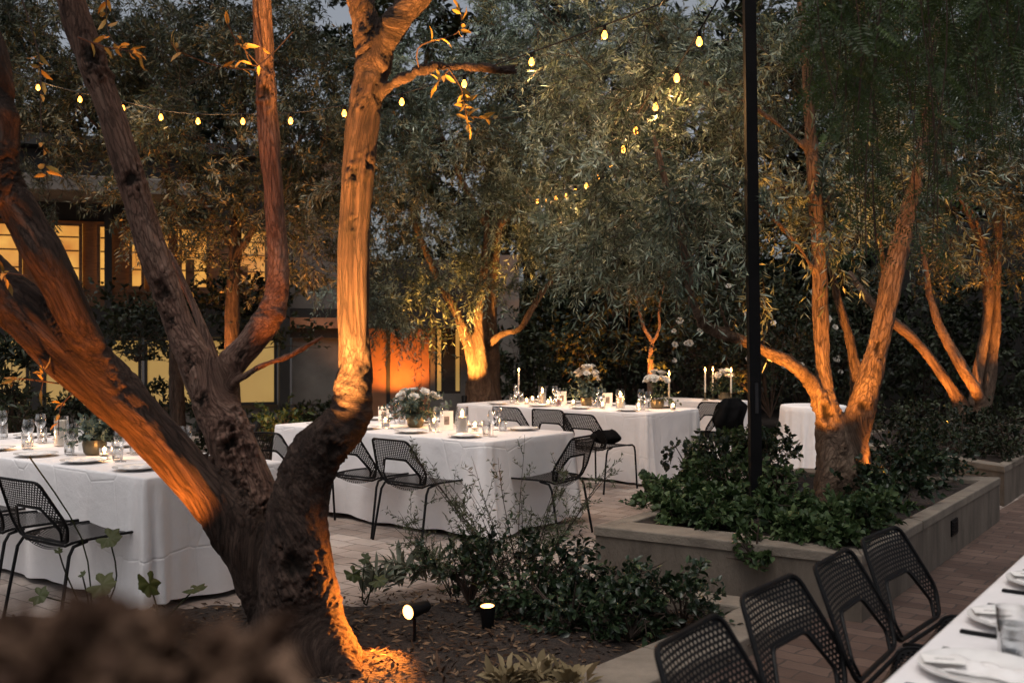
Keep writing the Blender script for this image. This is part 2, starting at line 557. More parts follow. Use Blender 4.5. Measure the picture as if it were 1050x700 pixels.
def foliage(blobs, twigs, tlen, per, L, W, droop=0.35, spread=1.0, tmean=0.45, up=0.1, shell=0.35, kind='rhomb', flat=(1, 1, 0.8), fold=0.2, spray=7):
    """blobs (x,y,z,r): twigs with paired leaves filling them. returns leaf (V,F,tint) and twig (V,F)"""
    LV, LF, LT, TV, TF = [], [], [], [], []
    lo = to = 0
    for bl in blobs:
        c = np.array(bl[:3]); r = bl[3]
        n = max(3, int(twigs * (r ** 2) * (bl[4] if len(bl) > 4 else 1)))
        m = max(2, n // spray)
        cd = unit(rng.normal(size=(m, 3)))
        rad = r * (shell + (1 - shell) * rng.random(m) ** 0.6)
        cb = c + cd * rad[:, None] * np.array(flat)
        cdir = unit(cd * 0.8 + rng.normal(size=(m, 3)) * 0.6 * spread + np.array([0, 0, up]))
        own = rng.integers(0, m, n)
        B = cb[own] + rng.normal(size=(n, 3)) * tlen * (.16 if spray > 1 else .02)
        D = unit(cdir[own] + rng.normal(size=(n, 3)) * 0.38)
        Lt = tlen * rng.uniform(0.45, 1.4, n) * rng.uniform(.75, 1.2, m)[own]
        v, f = twig_geo(B, D, Lt, droop, 0.0032)
        TV.append(v); TF.append(f + to); to += len(v)
        if spray > 1:
            m3 = max(2, m // 4)
            v, f = twig_geo(np.tile(c, (m3, 1)) + rng.normal(size=(m3, 3)) * r * .2, (cb - c)[:m3], np.linalg.norm(cb - c, axis=1)[:m3], -.2, 0.006)
            TV.append(v); TF.append(f + to); to += len(v)
        tw_t = np.clip(rng.normal(tmean, 0.22, m)[own] + rng.normal(0, .1, n), 0, 1)
        t = (np.arange(per) + 0.5) / per
        tt = np.tile(t, n) + rng.uniform(-0.03, 0.03, n * per)
        idx = np.repeat(np.arange(n), per)
        P = B[idx] + D[idx] * (Lt[idx] * tt)[:, None]
        P[:, 2] -= droop * Lt[idx] * tt * tt
        tan = D[idx].copy(); tan[:, 2] -= 2 * droop * tt; tan = unit(tan)
        pr = unit(np.cross(tan, rng.normal(size=(n * per, 3))))
        d = unit(tan * 0.75 + pr * rng.uniform(0.5, 1.1, n * per)[:, None])
        nr = unit(rng.normal(size=(n * per, 3)) * 0.8 + np.array([0, 0, 1]))
        v, f, kv = leaf_geo(P, d, nr, L * rng.uniform(0.65, 1.25, n * per), W * rng.uniform(0.75, 1.2, n * per), fold, kind)
        LV.append(v); LF.append(f + lo); lo += len(v)
        LT.append(np.repeat(np.clip(tw_t[idx] + rng.normal(0, 0.22, n * per), 0, 1), kv))
    return (np.concatenate(LV), np.concatenate(LF), np.concatenate(LT)), (np.concatenate(TV), np.concatenate(TF))


# ------------------------------------------------------------------ trunks
def resample(P, n):
    P = np.array(P, float)
    seg = np.linalg.norm(np.diff(P[:, :3], axis=0), axis=1)
    s = np.concatenate([[0], np.cumsum(seg)])
    t = np.linspace(0, s[-1], n)
    # Catmull-Rom through the points, radius interpolated along
    out = np.zeros((n, P.shape[1]))
    for i, q in enumerate(t):
        k = min(np.searchsorted(s, q, side='right') - 1, len(P) - 2)
        u = (q - s[k]) / (s[k + 1] - s[k] + 1e-9)
        p0, p1, p2, p3 = P[max(k - 1, 0)], P[k], P[k + 1], P[min(k + 2, len(P) - 1)]
        out[i] = 0.5 * (2 * p1 + (p2 - p0) * u + (2 * p0 - 5 * p1 + 4 * p2 - p3) * u * u + (3 * p1 - p0 - 3 * p2 + p3) * u ** 3)
    return out, t


def px_limb(pts):
    """[(px, py, depth, width_px)] -> [(x, y, z, radius)]"""
    return [(*at(a, b, d), w * 0.5 / F * d) for a, b, d, w in pts]


def trunk(name, limbs, mat, parent, voxel=0.02, rough=0.012, scars=(), k=1.0, seed=0, smooth=2):
    """limbs fused into one skin; bark coordinates follow each limb"""
    mb = MB()
    S, FR, AL = [], [], []
    for li, lb in enumerate(limbs):
        arr = np.array(lb, float)
        ln = np.linalg.norm(np.diff(arr[:, :3], axis=0), axis=1).sum()
        n = max(6, int(ln / max(voxel * 2.0, 0.03)))
        q, t = resample(arr, n)
        q[:, 3] = np.maximum(q[:, 3], voxel * 0.9)
        # slow wander of girth
        for i in range(n):
            q[i, 3] *= 1 + 0.10 * mnoise.noise(Vector((t[i] * 2.2 / max(0.3, arr[:, 3].max() * 5), li * 7.3, seed)))
        mb.tube(q[:, :3], list(q[:, 3]), n=14)
        tg = np.gradient(q[:, :3], axis=0); tg = unit(tg)
        u = None
        for i in range(n):
            if u is None:
                u = np.cross(tg[i], [0.3, 1, 0.2])
            u = u - tg[i] * np.dot(u, tg[i]); u = u / np.linalg.norm(u)
            FR.append((u, np.cross(tg[i], u)))
        S.append(q); AL.append(t + li * 3.7)
    S = np.concatenate(S); AL = np.concatenate(AL)
    U = np.array([f[0] for f in FR]); W = np.array([f[1] for f in FR])
    tmp = bpy.data.meshes.new('tmp')
    tmp.from_pydata(mb.v, [], mb.f)
    ob = bpy.data.objects.new('tmp', tmp)
    COL.objects.link(ob)
    md = ob.modifiers.new('r', 'REMESH'); md.mode = 'VOXEL'; md.voxel_size = voxel
    if smooth:
        ms = ob.modifiers.new('s', 'SMOOTH'); ms.iterations = smooth; ms.factor = 0.5
    dg = bpy.context.evaluated_depsgraph_get()
    dg.update()
    me = bpy.data.meshes.new_from_object(ob.evaluated_get(dg))
    bpy.data.objects.remove(ob)
    nv = len(me.vertices)
    V = np.zeros(nv * 3, np.float32); me.vertices.foreach_get('co', V); V = V.reshape(-1, 3)
    Nn = np.zeros(nv * 3, np.float32); me.vertices.foreach_get('normal', Nn); Nn = Nn.reshape(-1, 3)
    B = np.zeros((nv, 3), np.float32)
    TG = np.cross(U, W); TG = TG * np.sign(TG[:, 2:3] + .25)
    org = S[:, :3].mean(0)
    for i in range(0, nv, 3000):
        d = np.linalg.norm(V[i:i + 3000, None, :] - S[None, :, :3], axis=2) / (S[None, :, 3] + 0.02)
        wgt = np.exp(-(d - d.min(1, keepdims=True)) * 7)
        dr = unit(wgt @ TG)
        rel = V[i:i + 3000] - org
        B[i:i + 3000] = rel - dr * ((rel * dr).sum(1, keepdims=True) * .84)
    sc_ = np.zeros(nv, np.float32)
    disp = np.zeros(nv, np.float32)
    kk = 1.0 / k
    for i in range(nv):
        b = B[i]
        f1 = mnoise.fractal(Vector((b[0] * 10 * kk, b[1] * 10 * kk, b[2] * 10 * kk + seed)), 0.9, 2.1, 4)
        f2 = mnoise.noise(Vector((V[i][0] * 3.5 * kk, V[i][1] * 3.5 * kk, V[i][2] * 3.5 * kk + seed)))
        f3 = mnoise.noise(Vector((b[0] * 22 * kk, b[1] * 22 * kk, b[2] * 22 * kk + seed * 3)))
        f4 = mnoise.noise(Vector((V[i][0] * 9 * kk, V[i][1] * 9 * kk, V[i][2] * 7 * kk + seed)))
        disp[i] = rough * (f1 * 0.8 + f2 * 1.0 + f4 * .45 - 0.9 * max(0, .28 - abs(f3)) / .28 * (.6 + .8 * f2))
    for (p, r, dep) in scars:
        dd = np.linalg.norm((V - np.array(p)) * np.array([1.15, 1.0, .75]), axis=1)
        jag = np.array([1 + 0.75 * mnoise.noise(Vector(V[i] * (1.1 / r))) + 0.5 * mnoise.noise(Vector(V[i] * (3.2 / r))) for i in np.nonzero(dd < r * 2.5)[0]])
        ids = np.nonzero(dd < r * 2.5)[0]
        q = dd[ids] * jag / r
        g = np.exp(-q ** 2 * 1.2)
        disp[ids] += -dep * g + dep * 0.8 * np.exp(-(q - 1.25) ** 2 * 6)
        sc_[ids] = np.maximum(sc_[ids], np.clip((0.98 - q) * 3, 0, 1))
    V = V + Nn * disp[:, None]
    V = V - np.array(parent.location, dtype=np.float32)
    me.vertices.foreach_set('co', V.astype(np.float32).ravel())
    a = me.attributes.new('bark', 'FLOAT_VECTOR', 'POINT'); a.data.foreach_set('vector', B.ravel())
    a = me.attributes.new('scar', 'FLOAT', 'POINT'); a.data.foreach_set('value', sc_)
    me.polygons.foreach_set('use_smooth', np.ones(len(me.polygons), dtype=bool))
    me.materials.clear(); me.materials.append(M[mat])
    me.update()
    o = bpy.data.objects.new(name, me)
    COL.objects.link(o); o.parent = parent
    return o


def add_crown(parent, fol, mat, twigmat='bark_dark', name='crown'):
    (lv, lf, lt), (tv, tf) = fol
    o = mk(name, np.concatenate([lv, tv]), np.concatenate([lf, tf + len(lv)]), mat, parent, smooth=False, tint=np.concatenate([lt, np.zeros(len(tv))]), world=True)
    o.data.materials.append(M[twigmat])
    mi = np.zeros(len(o.data.polygons), dtype=np.int32)
    mi[len(lf):] = 1
    if len(mi) == len(lf) + len(tf):
        o.data.polygons.foreach_set('material_index', mi)


def bl(px, py, d, r, den=1.0):
    return (*at(px, py, d), r, den)


# ================================================================== SETTING
GA = R(37.5)
s_ = np.array([math.sin(GA), math.cos(GA)])          # across the long tables, away to the right
l_ = np.array([-math.cos(GA), math.sin(GA)])         # along the long tables, away to the left

g = MB()
g.add([(-60, -20, 0), (60, -20, 0), (60, 90, 0), (-60, 90, 0)], [(0, 1, 2, 3)])
tag(g.build('ground', 'soil', None, smooth=False), kind='structure')
p = MB()
p.add([(-14, -6, .004), (12, -6, .004), (12, 16, .004), (-14, 16, .004)], [(0, 1, 2, 3)])
tag(p.build('paving', 'paving', None, smooth=False), kind='structure')


wk = MB()
wa = gr(834, 640)[:2]; wdir = np.array([math.sin(R(36.5)), math.cos(R(36.5))]); wn = np.array([wdir[1], -wdir[0]])
w0 = wa - wdir * 7; w1 = gr(884, 632)[:2] - wn * .3
wk.add([(*(w0 - wn * .2), .008), (*(w0 + wn * 7), .008), (*(w0 + wn * 7 + wdir * 17), .008), (*(w0 + wdir * 17 - wn * .2 + wn * .38), .008)], [(0, 1, 2, 3)])
tag(wk.build('brick_walk', 'brick', None, smooth=False), kind='structure')


def soil_patch(name, poly, z, amp=0.03, res=0.09, seed=0):
    """lumpy soil clipped to a polygon"""
    P = np.array(poly)
    x0, y0 = P.min(0); x1, y1 = P.max(0)
    nx, ny = int((x1 - x0) / res) + 1, int((y1 - y0) / res) + 1
    bm = bmesh.new()
    vs = [[bm.verts.new((x0 + i * res, y0 + j * res, 0)) for i in range(nx + 1)] for j in range(ny + 1)]
    for j in range(ny):
        for i in range(nx):
            bm.faces.new((vs[j][i], vs[j][i + 1], vs[j + 1][i + 1], vs[j + 1][i]))
    n = len(P)
    ar = sum(P[i][0] * P[(i + 1) % n][1] - P[(i + 1) % n][0] * P[i][1] for i in range(n))
    for i in range(n):
        a, b = P[i], P[(i + 1) % n]
        e = b - a
        nn = np.array([e[1], -e[0]]) * (1 if ar > 0 else -1)
        gm = bm.verts[:] + bm.edges[:] + bm.faces[:]
        if convex_ok(P):
            bmesh.ops.bisect_plane(bm, geom=gm, plane_co=(a[0], a[1], 0), plane_no=(nn[0], nn[1], 0), clear_outer=True)
    for v in bm.verts:
        v.co.z = z + amp * (mnoise.noise(Vector((v.co.x * 2.1, v.co.y * 2.1, seed))) + 0.5 * mnoise.noise(Vector((v.co.x * 7, v.co.y * 7, seed))))
    V = [v.co[:] for v in bm.verts]
    bm.verts.index_update()
    Fc = [[v.index for v in f.verts] for f in bm.faces]
    bm.free()
    o = mk(name, V, Fc, 'soil')
    return tag(o, kind='structure')


def convex_ok(P):
    return True


# the near bed: tree, mulch and shrubs, level with the paving; low kerb towards the dining chairs
kA = gr(833, 625, .10)[:2]; kB = gr(655, 706, .10)[:2]
kC = kA + (kA - kB) / np.linalg.norm(kA - kB) * 0.0
kdir = (kA - kB) / np.linalg.norm(kA - kB)
kend = kB - kdir * 2.2
bed_poly = [tuple(kend), tuple(kA), tuple(gr(735, 613, .1)[:2]), tuple(gr(560, 603)[:2]), tuple(gr(400, 614)[:2]), tuple(gr(180, 632)[:2]), (-6.0, 5.4), (-6.0, 1.0)]
soil_patch('planting_bed', bed_poly, 0.045, 0.035, 0.07, 3)


def wall_run(poly, w, z0, z1, nm_parent, nm='kerb', mat='coping', bev=0.008):
    """a mitred band of width w inside the closed polygon"""
    n = len(poly)
    P = np.array(poly, float)
    q = []
    for i in range(n):
        a, b, c = P[i - 1], P[i], P[(i + 1) % n]
        e1 = (b - a) / np.linalg.norm(b - a); e2 = (c - b) / np.linalg.norm(c - b)
        n1 = np.array([-e1[1], e1[0]]); n2 = np.array([-e2[1], e2[0]])
        m = n1 + n2; m = m / np.dot(m, n1)
        q.append(b + m * w)
    mb = MB()
    for i in range(n):
        j = (i + 1) % n
        mb.prism([P[i], P[j], q[j], q[i]], z0, z1, bev)
    return mb.build(nm, mat, nm_parent, smooth=False, world=True)


kt = thing('kerb', 'low pale concrete kerb edging the mulch bed behind the near right chairs', 'kerb', (*kA, 0))
kn = np.array([kdir[1], -kdir[0]])                       # towards the chairs
mb = MB()
step = 1.15
Ltot = np.linalg.norm(kA - kend)
x = 0.0
while x < Ltot:
    a = kA - kdir * x; b = kA - kdir * min(Ltot, x + step - 0.008)
    mb.prism([b - kn * .30, b, a, a - kn * .30], 0.0, 0.10, 0.01)
    x += step
bb = gr(720, 611, .1)[:2]
bd = (bb - kA) / np.linalg.norm(bb - kA)
ln = 1.0
st = kA - kn * 0.302
mb2 = MB()
mb2.prism([st, kA - kn * .302 + bd * ln, kA - kn * .302 + bd * ln - kdir * .22, st - kdir * .22][::-1] if False else
          [st - kdir * .22, st, st + bd * ln, st + bd * ln - kdir * .22], 0.0, 0.10, 0.01)
mb.build('kerb_block', 'coping', kt, smooth=False, world=True)
mb2.build('kerb_return', 'coping', kt, smooth=False, world=True)

# big raised planter
PZ = 0.37
pl_l = gr(609, 541, PZ)[:2]; pl_n = gr(884, 571, PZ)[:2]; pl_r = gr(1026, 491, PZ)[:2]
pl_b = pl_l + (pl_r - pl_n) * 0.93
planter = [tuple(pl_n), tuple(pl_r), tuple(pl_b), tuple(pl_l)]
pt = thing('raised_planter', 'large raised concrete planter around the lit tree right of centre', 'planter', (*pl_n, 0))


def planter_build(pt, poly, z, wt=0.2):
    P = np.array(poly)
    c = P.mean(0)
    inn = P + (c - P) / np.linalg.norm(c - P, axis=1)[:, None] * 0.012
    mbw = MB()
    n = len(P)
    q = [c + (a - c) * (1 - wt / np.linalg.norm(a - c) * 1.35) for a in inn]
    for i in range(n):
        j = (i + 1) % n
        mbw.prism([inn[i], inn[j], q[j], q[i]], 0.0, z - 0.055)
    mbw.build('planter_wall', 'concrete', pt, smooth=False, world=True)
    q = [c + (a - c) * (1 - wt / np.linalg.norm(a - c) * 1.45) for a in P]
    mbc = MB()
    for i in range(n):
        j = (i + 1) % n
        e = np.linalg.norm(P[j] - P[i]); k = max(1, round(e / 1.5))
        for t in range(k):
            t0, t1 = t / k + (0.002 if t else 0), (t + 1) / k - (0.002 if t < k - 1 else 0)
            mbc.prism([P[i] + (P[j] - P[i]) * t0, P[i] + (P[j] - P[i]) * t1, q[i] + (q[j] - q[i]) * t1, q[i] + (q[j] - q[i]) * t0], z - 0.055, z, 0.008)
    mbc.build('coping', 'coping', pt, smooth=False, world=True)
    return [tuple(a) for a in q]


inner = planter_build(pt, planter, PZ)
soil_patch('planter_soil', [tuple(np.array(a) + (np.array(a) - np.mean(inner, 0)) * 0.02) for a in inner], PZ - 0.03, 0.03, 0.1, 9)
# black vent plate set in the side wall
e = (pl_r - pl_n) / np.linalg.norm(pl_r - pl_n); en = np.array([e[1], -e[0]])
vp = gr(984, 556, 0.0)
t_ = np.dot(gr(982, 543, .2)[:2] - pl_n, e)
o_ = pl_n + e * t_ - en * 0.010
mbv = MB()
mbv.prism([o_ - e * .09, o_ - e * .09 + en * .016, o_ + e * .09 + en * .016, o_ + e * .09][::-1], 0.15, 0.26)
for k in range(5):
    zz = 0.165 + k * .018
    mbv.prism([o_ - e * .08 + en * .014, o_ - e * .08 + en * .022, o_ + e * .08 + en * .022, o_ + e * .08 + en * .014][::-1], zz, zz + .008)
mbv.build('vent_plate', 'black_metal', pt, smooth=False, world=True)

# second planter far right
p2n = gr(1030, 480, PZ)[:2]; p2l = gr(972, 471, PZ)[:2]
p2l = p2n + (p2l - p2n) / np.linalg.norm(p2l - p2n) * 2.6
p2r = p2n + e * 4.6
pt2 = thing('raised_planter', 'second raised concrete planter at the right edge behind the brick walk', 'planter', (*p2n, 0))
poly2 = [tuple(p2n), tuple(p2r), tuple(p2r + (p2l - p2n)), tuple(p2l)]
inner2 = planter_build(pt2, poly2, PZ)
soil_patch('planter_soil', [tuple(np.array(a) + (np.array(a) - np.mean(inner2, 0)) * 0.02) for a in inner2], PZ - 0.03, 0.03, 0.12, 11)


# mulch chips
def chips(n, poly, zf, size, name):
    P = np.array(poly); x0, y0 = P.min(0); x1, y1 = P.max(0)
    X = rng.uniform([x0, y0], [x1, y1], (n * 3, 2))
    ok = np.ones(len(X), bool)
    m = len(P)
    ar = sum(P[i][0] * P[(i + 1) % m][1] - P[(i + 1) % m][0] * P[i][1] for i in range(m))
    for i in range(m):
        a, b = P[i], P[(i + 1) % m]
        cr = (b[0] - a[0]) * (X[:, 1] - a[1]) - (b[1] - a[1]) * (X[:, 0] - a[0])
        ok &= (cr * np.sign(ar) > 0.02)
    X = X[ok][:n]
    z = np.array([zf(a, b) for a, b in X])
    Pp = np.c_[X, z]
    D = rng.normal(size=(len(X), 3)) * np.array([1, 1, 0.25])
    Nn = rng.normal(size=(len(X), 3)) * 0.35 + np.array([0, 0, 1])
    v, f, k = leaf_geo(Pp, D, Nn, size * rng.uniform(0.4, 1.6, len(X)), size * 0.35 * rng.uniform(0.6, 1.3, len(X)), 0.1)
    o = mk(name, v, f, 'mulch', None, False, np.repeat(rng.random(len(X)), k))
    return tag(o, 'brown bark mulch and fallen leaves strewn over the planting bed', 'mulch', kind='stuff')


def bedz(a, b, z=0.045, amp=0.035, seed=3):
    return z + amp * (mnoise.noise(Vector((a * 2.1, b * 2.1, seed))) + 0.5 * mnoise.noise(Vector((a * 7, b * 7, seed)))) + 0.008


near_poly = [tuple(kend), tuple(kA), bed_poly[2], bed_poly[3], bed_poly[4], bed_poly[5], (-3.2, 5.2), (-3.2, 1.8)]
chips(9000, near_poly, bedz, 0.045, 'mulch')

# ================================================================== CHAIR
def perforated(outline, hole, fmap, pu=0.0215, pv=0.0155):
    """sheet with rows of slots; outline/hole: 2-D polygons"""
    def inside(P, u, v):
        c = False
        n = len(P)
        j = n - 1
        for i in range(n):
            if (P[i][1] > v) != (P[j][1] > v) and u < (P[j][0] - P[i][0]) * (v - P[i][1]) / (P[j][1] - P[i][1]) + P[i][0]:
                c = not c
            j = i
        return c
    us = [q[0] for q in outline]; vs = [q[1] for q in outline]
    V, Fc = [], []
    row = 0
    v = min(vs) + pv / 2
    a, b = pu / 2, pv / 2
    ring = [(-a, -b), (0, -b), (a, -b), (a, 0), (a, b), (0, b), (-a, b), (-a, 0)]
    hr = [(-.36 * a, -.54 * b), (0, -.62 * b), (.36 * a, -.54 * b), (.56 * a, 0), (.36 * a, .54 * b), (0, .62 * b), (-.36 * a, .54 * b), (-.56 * a, 0)]
    while v < max(vs):
        u = min(us) + (row % 2) * pu / 2
        while u < max(us):
            cs = [(u + q[0], v + q[1]) for q in ring]
            ins = [inside(outline, *q) and not (hole and inside(hole, *q)) for q in cs]
            if all(ins):
                k = len(V)
                V += [fmap(*q) for q in cs] + [fmap(u + q[0], v + q[1]) for q in hr]
                for i in range(8):
                    j = (i + 1) % 8
                    Fc.append((k + i, k + j, k + 8 + j, k + 8 + i))
            elif any(ins):
                k = len(V)
                cc = [q for q, w in zip(cs, ins) if w]
                if len(cc) >= 3:
                    V += [fmap(*q) for q in cc]
                    Fc.append(tuple(range(k, k + len(cc))))
            u += pu
        v += pv
        row += 1
    return V, Fc


def round_poly(pts, r=0.03, n=4):
    out = []
    m = len(pts)
    for i in range(m):
        a, b, c = (np.array(pts[i - 1]), np.array(pts[i]), np.array(pts[(i + 1) % m]))
        d1 = np.linalg.norm(a - b); d2 = np.linalg.norm(c - b)
        rr = min(r, d1 * 0.45, d2 * 0.45)
        p0 = b + (a - b) / d1 * rr; p2 = b + (c - b) / d2 * rr
        for k in range(n + 1):
            t = k / n
            out.append(tuple((1 - t) ** 2 * p0 + 2 * t * (1 - t) * b + t * t * p2))
    return out


BACK = round_poly([(-.225, 0), (-.262, .09), (-.262, .13), (-.19, .375), (.19, .375), (.262, .13), (.262, .09), (.225, 0)], 0.035)
OPEN = round_poly([(-.17, -.01), (-.195, .055), (-.195, .075), (-.115, .205), (.115, .205), (.195, .075), (.195, .055), (.17, -.01)], 0.025)


def back_map(u, v):
    t = v / 0.375
    return (u, -.205 - .115 * t - .02 * t * t - .035 * (1 - (u / .26) ** 2) * (0.4 + .6 * t), .445 + .33 * t)


def seat_map(u, v):
    # v from -.2 (rear) to .255 (front); rear scoops down, front rolls over
    q = max(0.0, (-v - .02) / .18)
    f = max(0.0, (v - .16) / .095)
    w = 1 - (u / .25) ** 2
    return (u, v, .452 - .014 * w - .05 * w * q * q - .018 * f * f * (0.4 + .6 * w))


SEAT = round_poly([(-.235, -.2), (-.252, .0), (-.245, .255), (.245, .255), (.252, 0), (.235, -.2)], 0.05)

chair0 = thing('dining_chair', 'x', 'chair')
V, Fc = perforated(SEAT, None, seat_map, 0.0215, 0.0155)
mk('seat', V, Fc, 'black_metal', chair0, smooth=False)
V, Fc = perforated(BACK, OPEN, back_map)
mk('backrest', V, Fc, 'black_metal', chair0, smooth=False)
q = MB(); q.tube([seat_map(*a) for a in SEAT], .0075, 6, closed=True); q.build('seat_frame', 'black_metal', chair0)
q = MB(); q.tube([back_map(*a) for a in BACK], .0085, 6, closed=True)
q.tube([back_map(*a) for a in OPEN if a[1] > 0.0], .0065, 6); q.build('back_frame', 'black_metal', chair0)
for sx in (-1, 1):
    q = MB(); q.tube([(sx * .243, .16, .447), (sx * .246, .225, .445), (sx * .250, .252, .425), (sx * .252, .262, .38), (sx * .262, .285, 0.0)], .0095, 7)
    q.build('leg', 'black_metal', chair0)
    q = MB(); q.tube([(sx * .228, -.10, .44), (sx * .238, -.185, .425), (sx * .246, -.215, .38), (sx * .262, -.285, 0.0)], .0095, 7)
    q.build('leg', 'black_metal', chair0)
chair_kids = kid_map(chair0)
first_chair = [True]


def chair(x, y, face, label, group, jit=0.0):
    """face: 2-D direction the sitter looks"""
    rz = math.atan2(face[1], face[0]) - math.pi / 2 + jit
    c = chair0 if first_chair[0] else copy_tree(chair0, chair_kids)
    first_chair[0] = False
    c.location = (float(x), float(y), 0.006)
    c.rotation_euler = (0, 0, rz)
    c['label'] = label; c['group'] = group; c['category'] = 'chair'
    return c


# ================================================================== TABLES
def tablecloth(name, label, org, du, dv, Lu, Lv, drop=0.71, seed=0, z=0.755, rad=0.02):
    """rectangular cloth: org = corner, du/dv unit directions, draped to just above the floor"""
    r = random.Random(seed)
    org = np.array(org)
    # perimeter points
    per = []
    def edge(a, b, n):
        for i in range(n):
            per.append(a + (b - a) * i / n)
    c0 = org; c1 = org + du * Lu; c2 = c1 + dv * Lv; c3 = org + dv * Lv
    n1, n2 = int(Lu / .022), int(Lv / .022)
    edge(c0, c1, n1); edge(c1, c2, n2); edge(c2, c3, n1); edge(c3, c0, n2)
    per = np.array(per)
    n = len(per)
    cen = (c0 + c2) / 2
    corners = [c0, c1, c2, c3]
    nrm = np.zeros((n, 2))
    for i in range(n):
        a = per[i - 1]; b = per[(i + 1) % n]
        t = b - a; t = t / np.linalg.norm(t)
        m = np.array([t[1], -t[0]])
        if np.dot(m, per[i] - cen) < 0:
            m = -m
        nrm[i] = m
    per_len = np.arange(n) * .022
    ph = [r.uniform(0, 6.28) for _ in range(6)]
    V, Fc = [], []
    rows = [(-.012, 0.0), (-.003, -.003), (0.0, -.012)] + [(0, -.012 - (drop - .012) * k / 16) for k in range(1, 17)]
    for ri, (off, dz) in enumerate(rows):
        h = -dz / drop
        for i in range(n):
            s = per_len[i]
            dc = min(np.linalg.norm(per[i] - c) for c in corners)
            cw = math.exp(-(dc / .13) ** 2)
            rip = (.5 * math.sin(s * 7.3 + ph[0]) + .5 * math.sin(s * 12.1 + ph[1]) + .35 * math.sin(s * 23 + ph[2])) * .026 * h ** 1.2
            rip += .012 * h * math.sin(s * 2.1 + ph[3])
            fold = cw * h ** .8 * (.06 + .075 * math.sin(dc * 46 + ph[4]) * (1 - math.exp(-(dc / .03) ** 2)))
            o = off + rip * (1 - .5 * cw) + fold + .012 * h
            dirv = nrm[i]
            if cw > .4:
                vv = per[i] - cen; vv = vv / np.linalg.norm(vv)
                dirv = nrm[i] * .6 + vv * .4 * cw
            pz = z + dz * (1 + (.018 * math.sin(s * 3.1 + ph[5]) + .008 * math.sin(s * 11)) * h)
            if ri == 0:
                inn = per[i] - nrm[i] * .012
                V.append((inn[0], inn[1], z))
            else:
                V.append((per[i][0] + dirv[0] * o, per[i][1] + dirv[1] * o, max(pz, .02)))
    for k in range(len(rows) - 1):
        for i in range(n):
            j = (i + 1) % n
            Fc.append((k * n + i, (k + 1) * n + i, (k + 1) * n + j, k * n + j))
    # top as a grid so the linen can carry slight waves
    gx, gy = max(4, int(Lu / .06)), max(4, int(Lv / .06))
    b = len(V)
    for j in range(gy + 1):
        for i in range(gx + 1):
            p_ = org + du * (.012 + (Lu - .024) * i / gx) + dv * (.012 + (Lv - .024) * j / gy)
            V.append((p_[0], p_[1], z + .0))
    for j in range(gy):
        for i in range(gx):
            Fc.append((b + j * (gx + 1) + i, b + j * (gx + 1) + i + 1, b + (j + 1) * (gx + 1) + i + 1, b + (j + 1) * (gx + 1) + i))
    V = np.array(V); V[:, :2] -= cen
    bm = bmesh.new()
    vs = [bm.verts.new(p) for p in V]
    for f in Fc:
        try:
            bm.faces.new([vs[i] for i in f])
        except ValueError:
            pass
    bmesh.ops.recalc_face_normals(bm, faces=bm.faces)
    me = bpy.data.meshes.new(name); bm.to_mesh(me); bm.free()
    me.polygons.foreach_set('use_smooth', np.ones(len(me.polygons), dtype=bool))
    me.materials.append(M['cloth'])
    o = bpy.data.objects.new(name, me); COL.objects.link(o)
    o.location = (cen[0], cen[1], 0)
    return tag(o, label, 'tablecloth', 'white tablecloths on the banquet tables')


def table_frame(label, org, du, dv, Lu, Lv):
    cen = org + du * Lu / 2 + dv * Lv / 2
    t = thing('banquet_table', label, 'table', (*cen, 0), math.atan2(du[1], du[0]), 'banquet tables under white cloths')
    hu, hv = Lu / 2 - .012, Lv / 2 - .012
    if du[0] * dv[1] - du[1] * dv[0] < 0:
        pass
    MB().box(-hu, hu, -hv, hv, .715, .745).build('tabletop', 'timber', t, smooth=False)
    for a in (-1, 1):
        for b in (-1, 1):
            MB().tube([(a * (hu - .12), b * (hv - .12), .712), (a * (hu - .09), b * (hv - .09), .006)], .02, 8).build('leg', 'black_metal', t)
    return t


TABLES = {}


def banquet(key, desc, org, du, dv, Lu, Lv, seed):
    TABLES[key] = (np.array(org), du, dv, Lu, Lv, desc)
    table_frame('folding banquet table hidden beneath the cloth of ' + desc, np.array(org), du, dv, Lu, Lv)
    tablecloth('tablecloth', 'white floor-length tablecloth draped over ' + desc, org, du, dv, Lu, Lv, seed=seed)


oA = gr(148, 492, .755)[:2]
oB = gr(497, 455, .755)[:2]
oC = gr(663, 426, .755)[:2]
oD = gr(747, 414.5, .755)[:2]
gB = R(39.5); sB = np.array([math.sin(gB), math.cos(gB)]); lB = np.array([-math.cos(gB), math.sin(gB)])
banquet('A', 'the left table behind the leaning trunk', oA, l_, s_, 3.3, 0.98, 1)
banquet('B', 'the centre table beyond the front trunk', oB, lB, sB, 2.5, 1.12, 2)
banquet('C', 'the rear table with the red drink', oC, lB, sB, 2.65, 1.08, 3)
banquet('D', 'the far table with three taper candles', oD, lB, sB, 1.3, 0.55, 4)
fP = gr(905, 700, .755)[:2]
gF = R(36.4); sF = np.array([math.sin(gF), math.cos(gF)]); nF = np.array([math.cos(gF), -math.sin(gF)])
banquet('F', 'the near table at lower right', fP - sF * 1.0, sF, nF, 4.2, 1.1, 5)

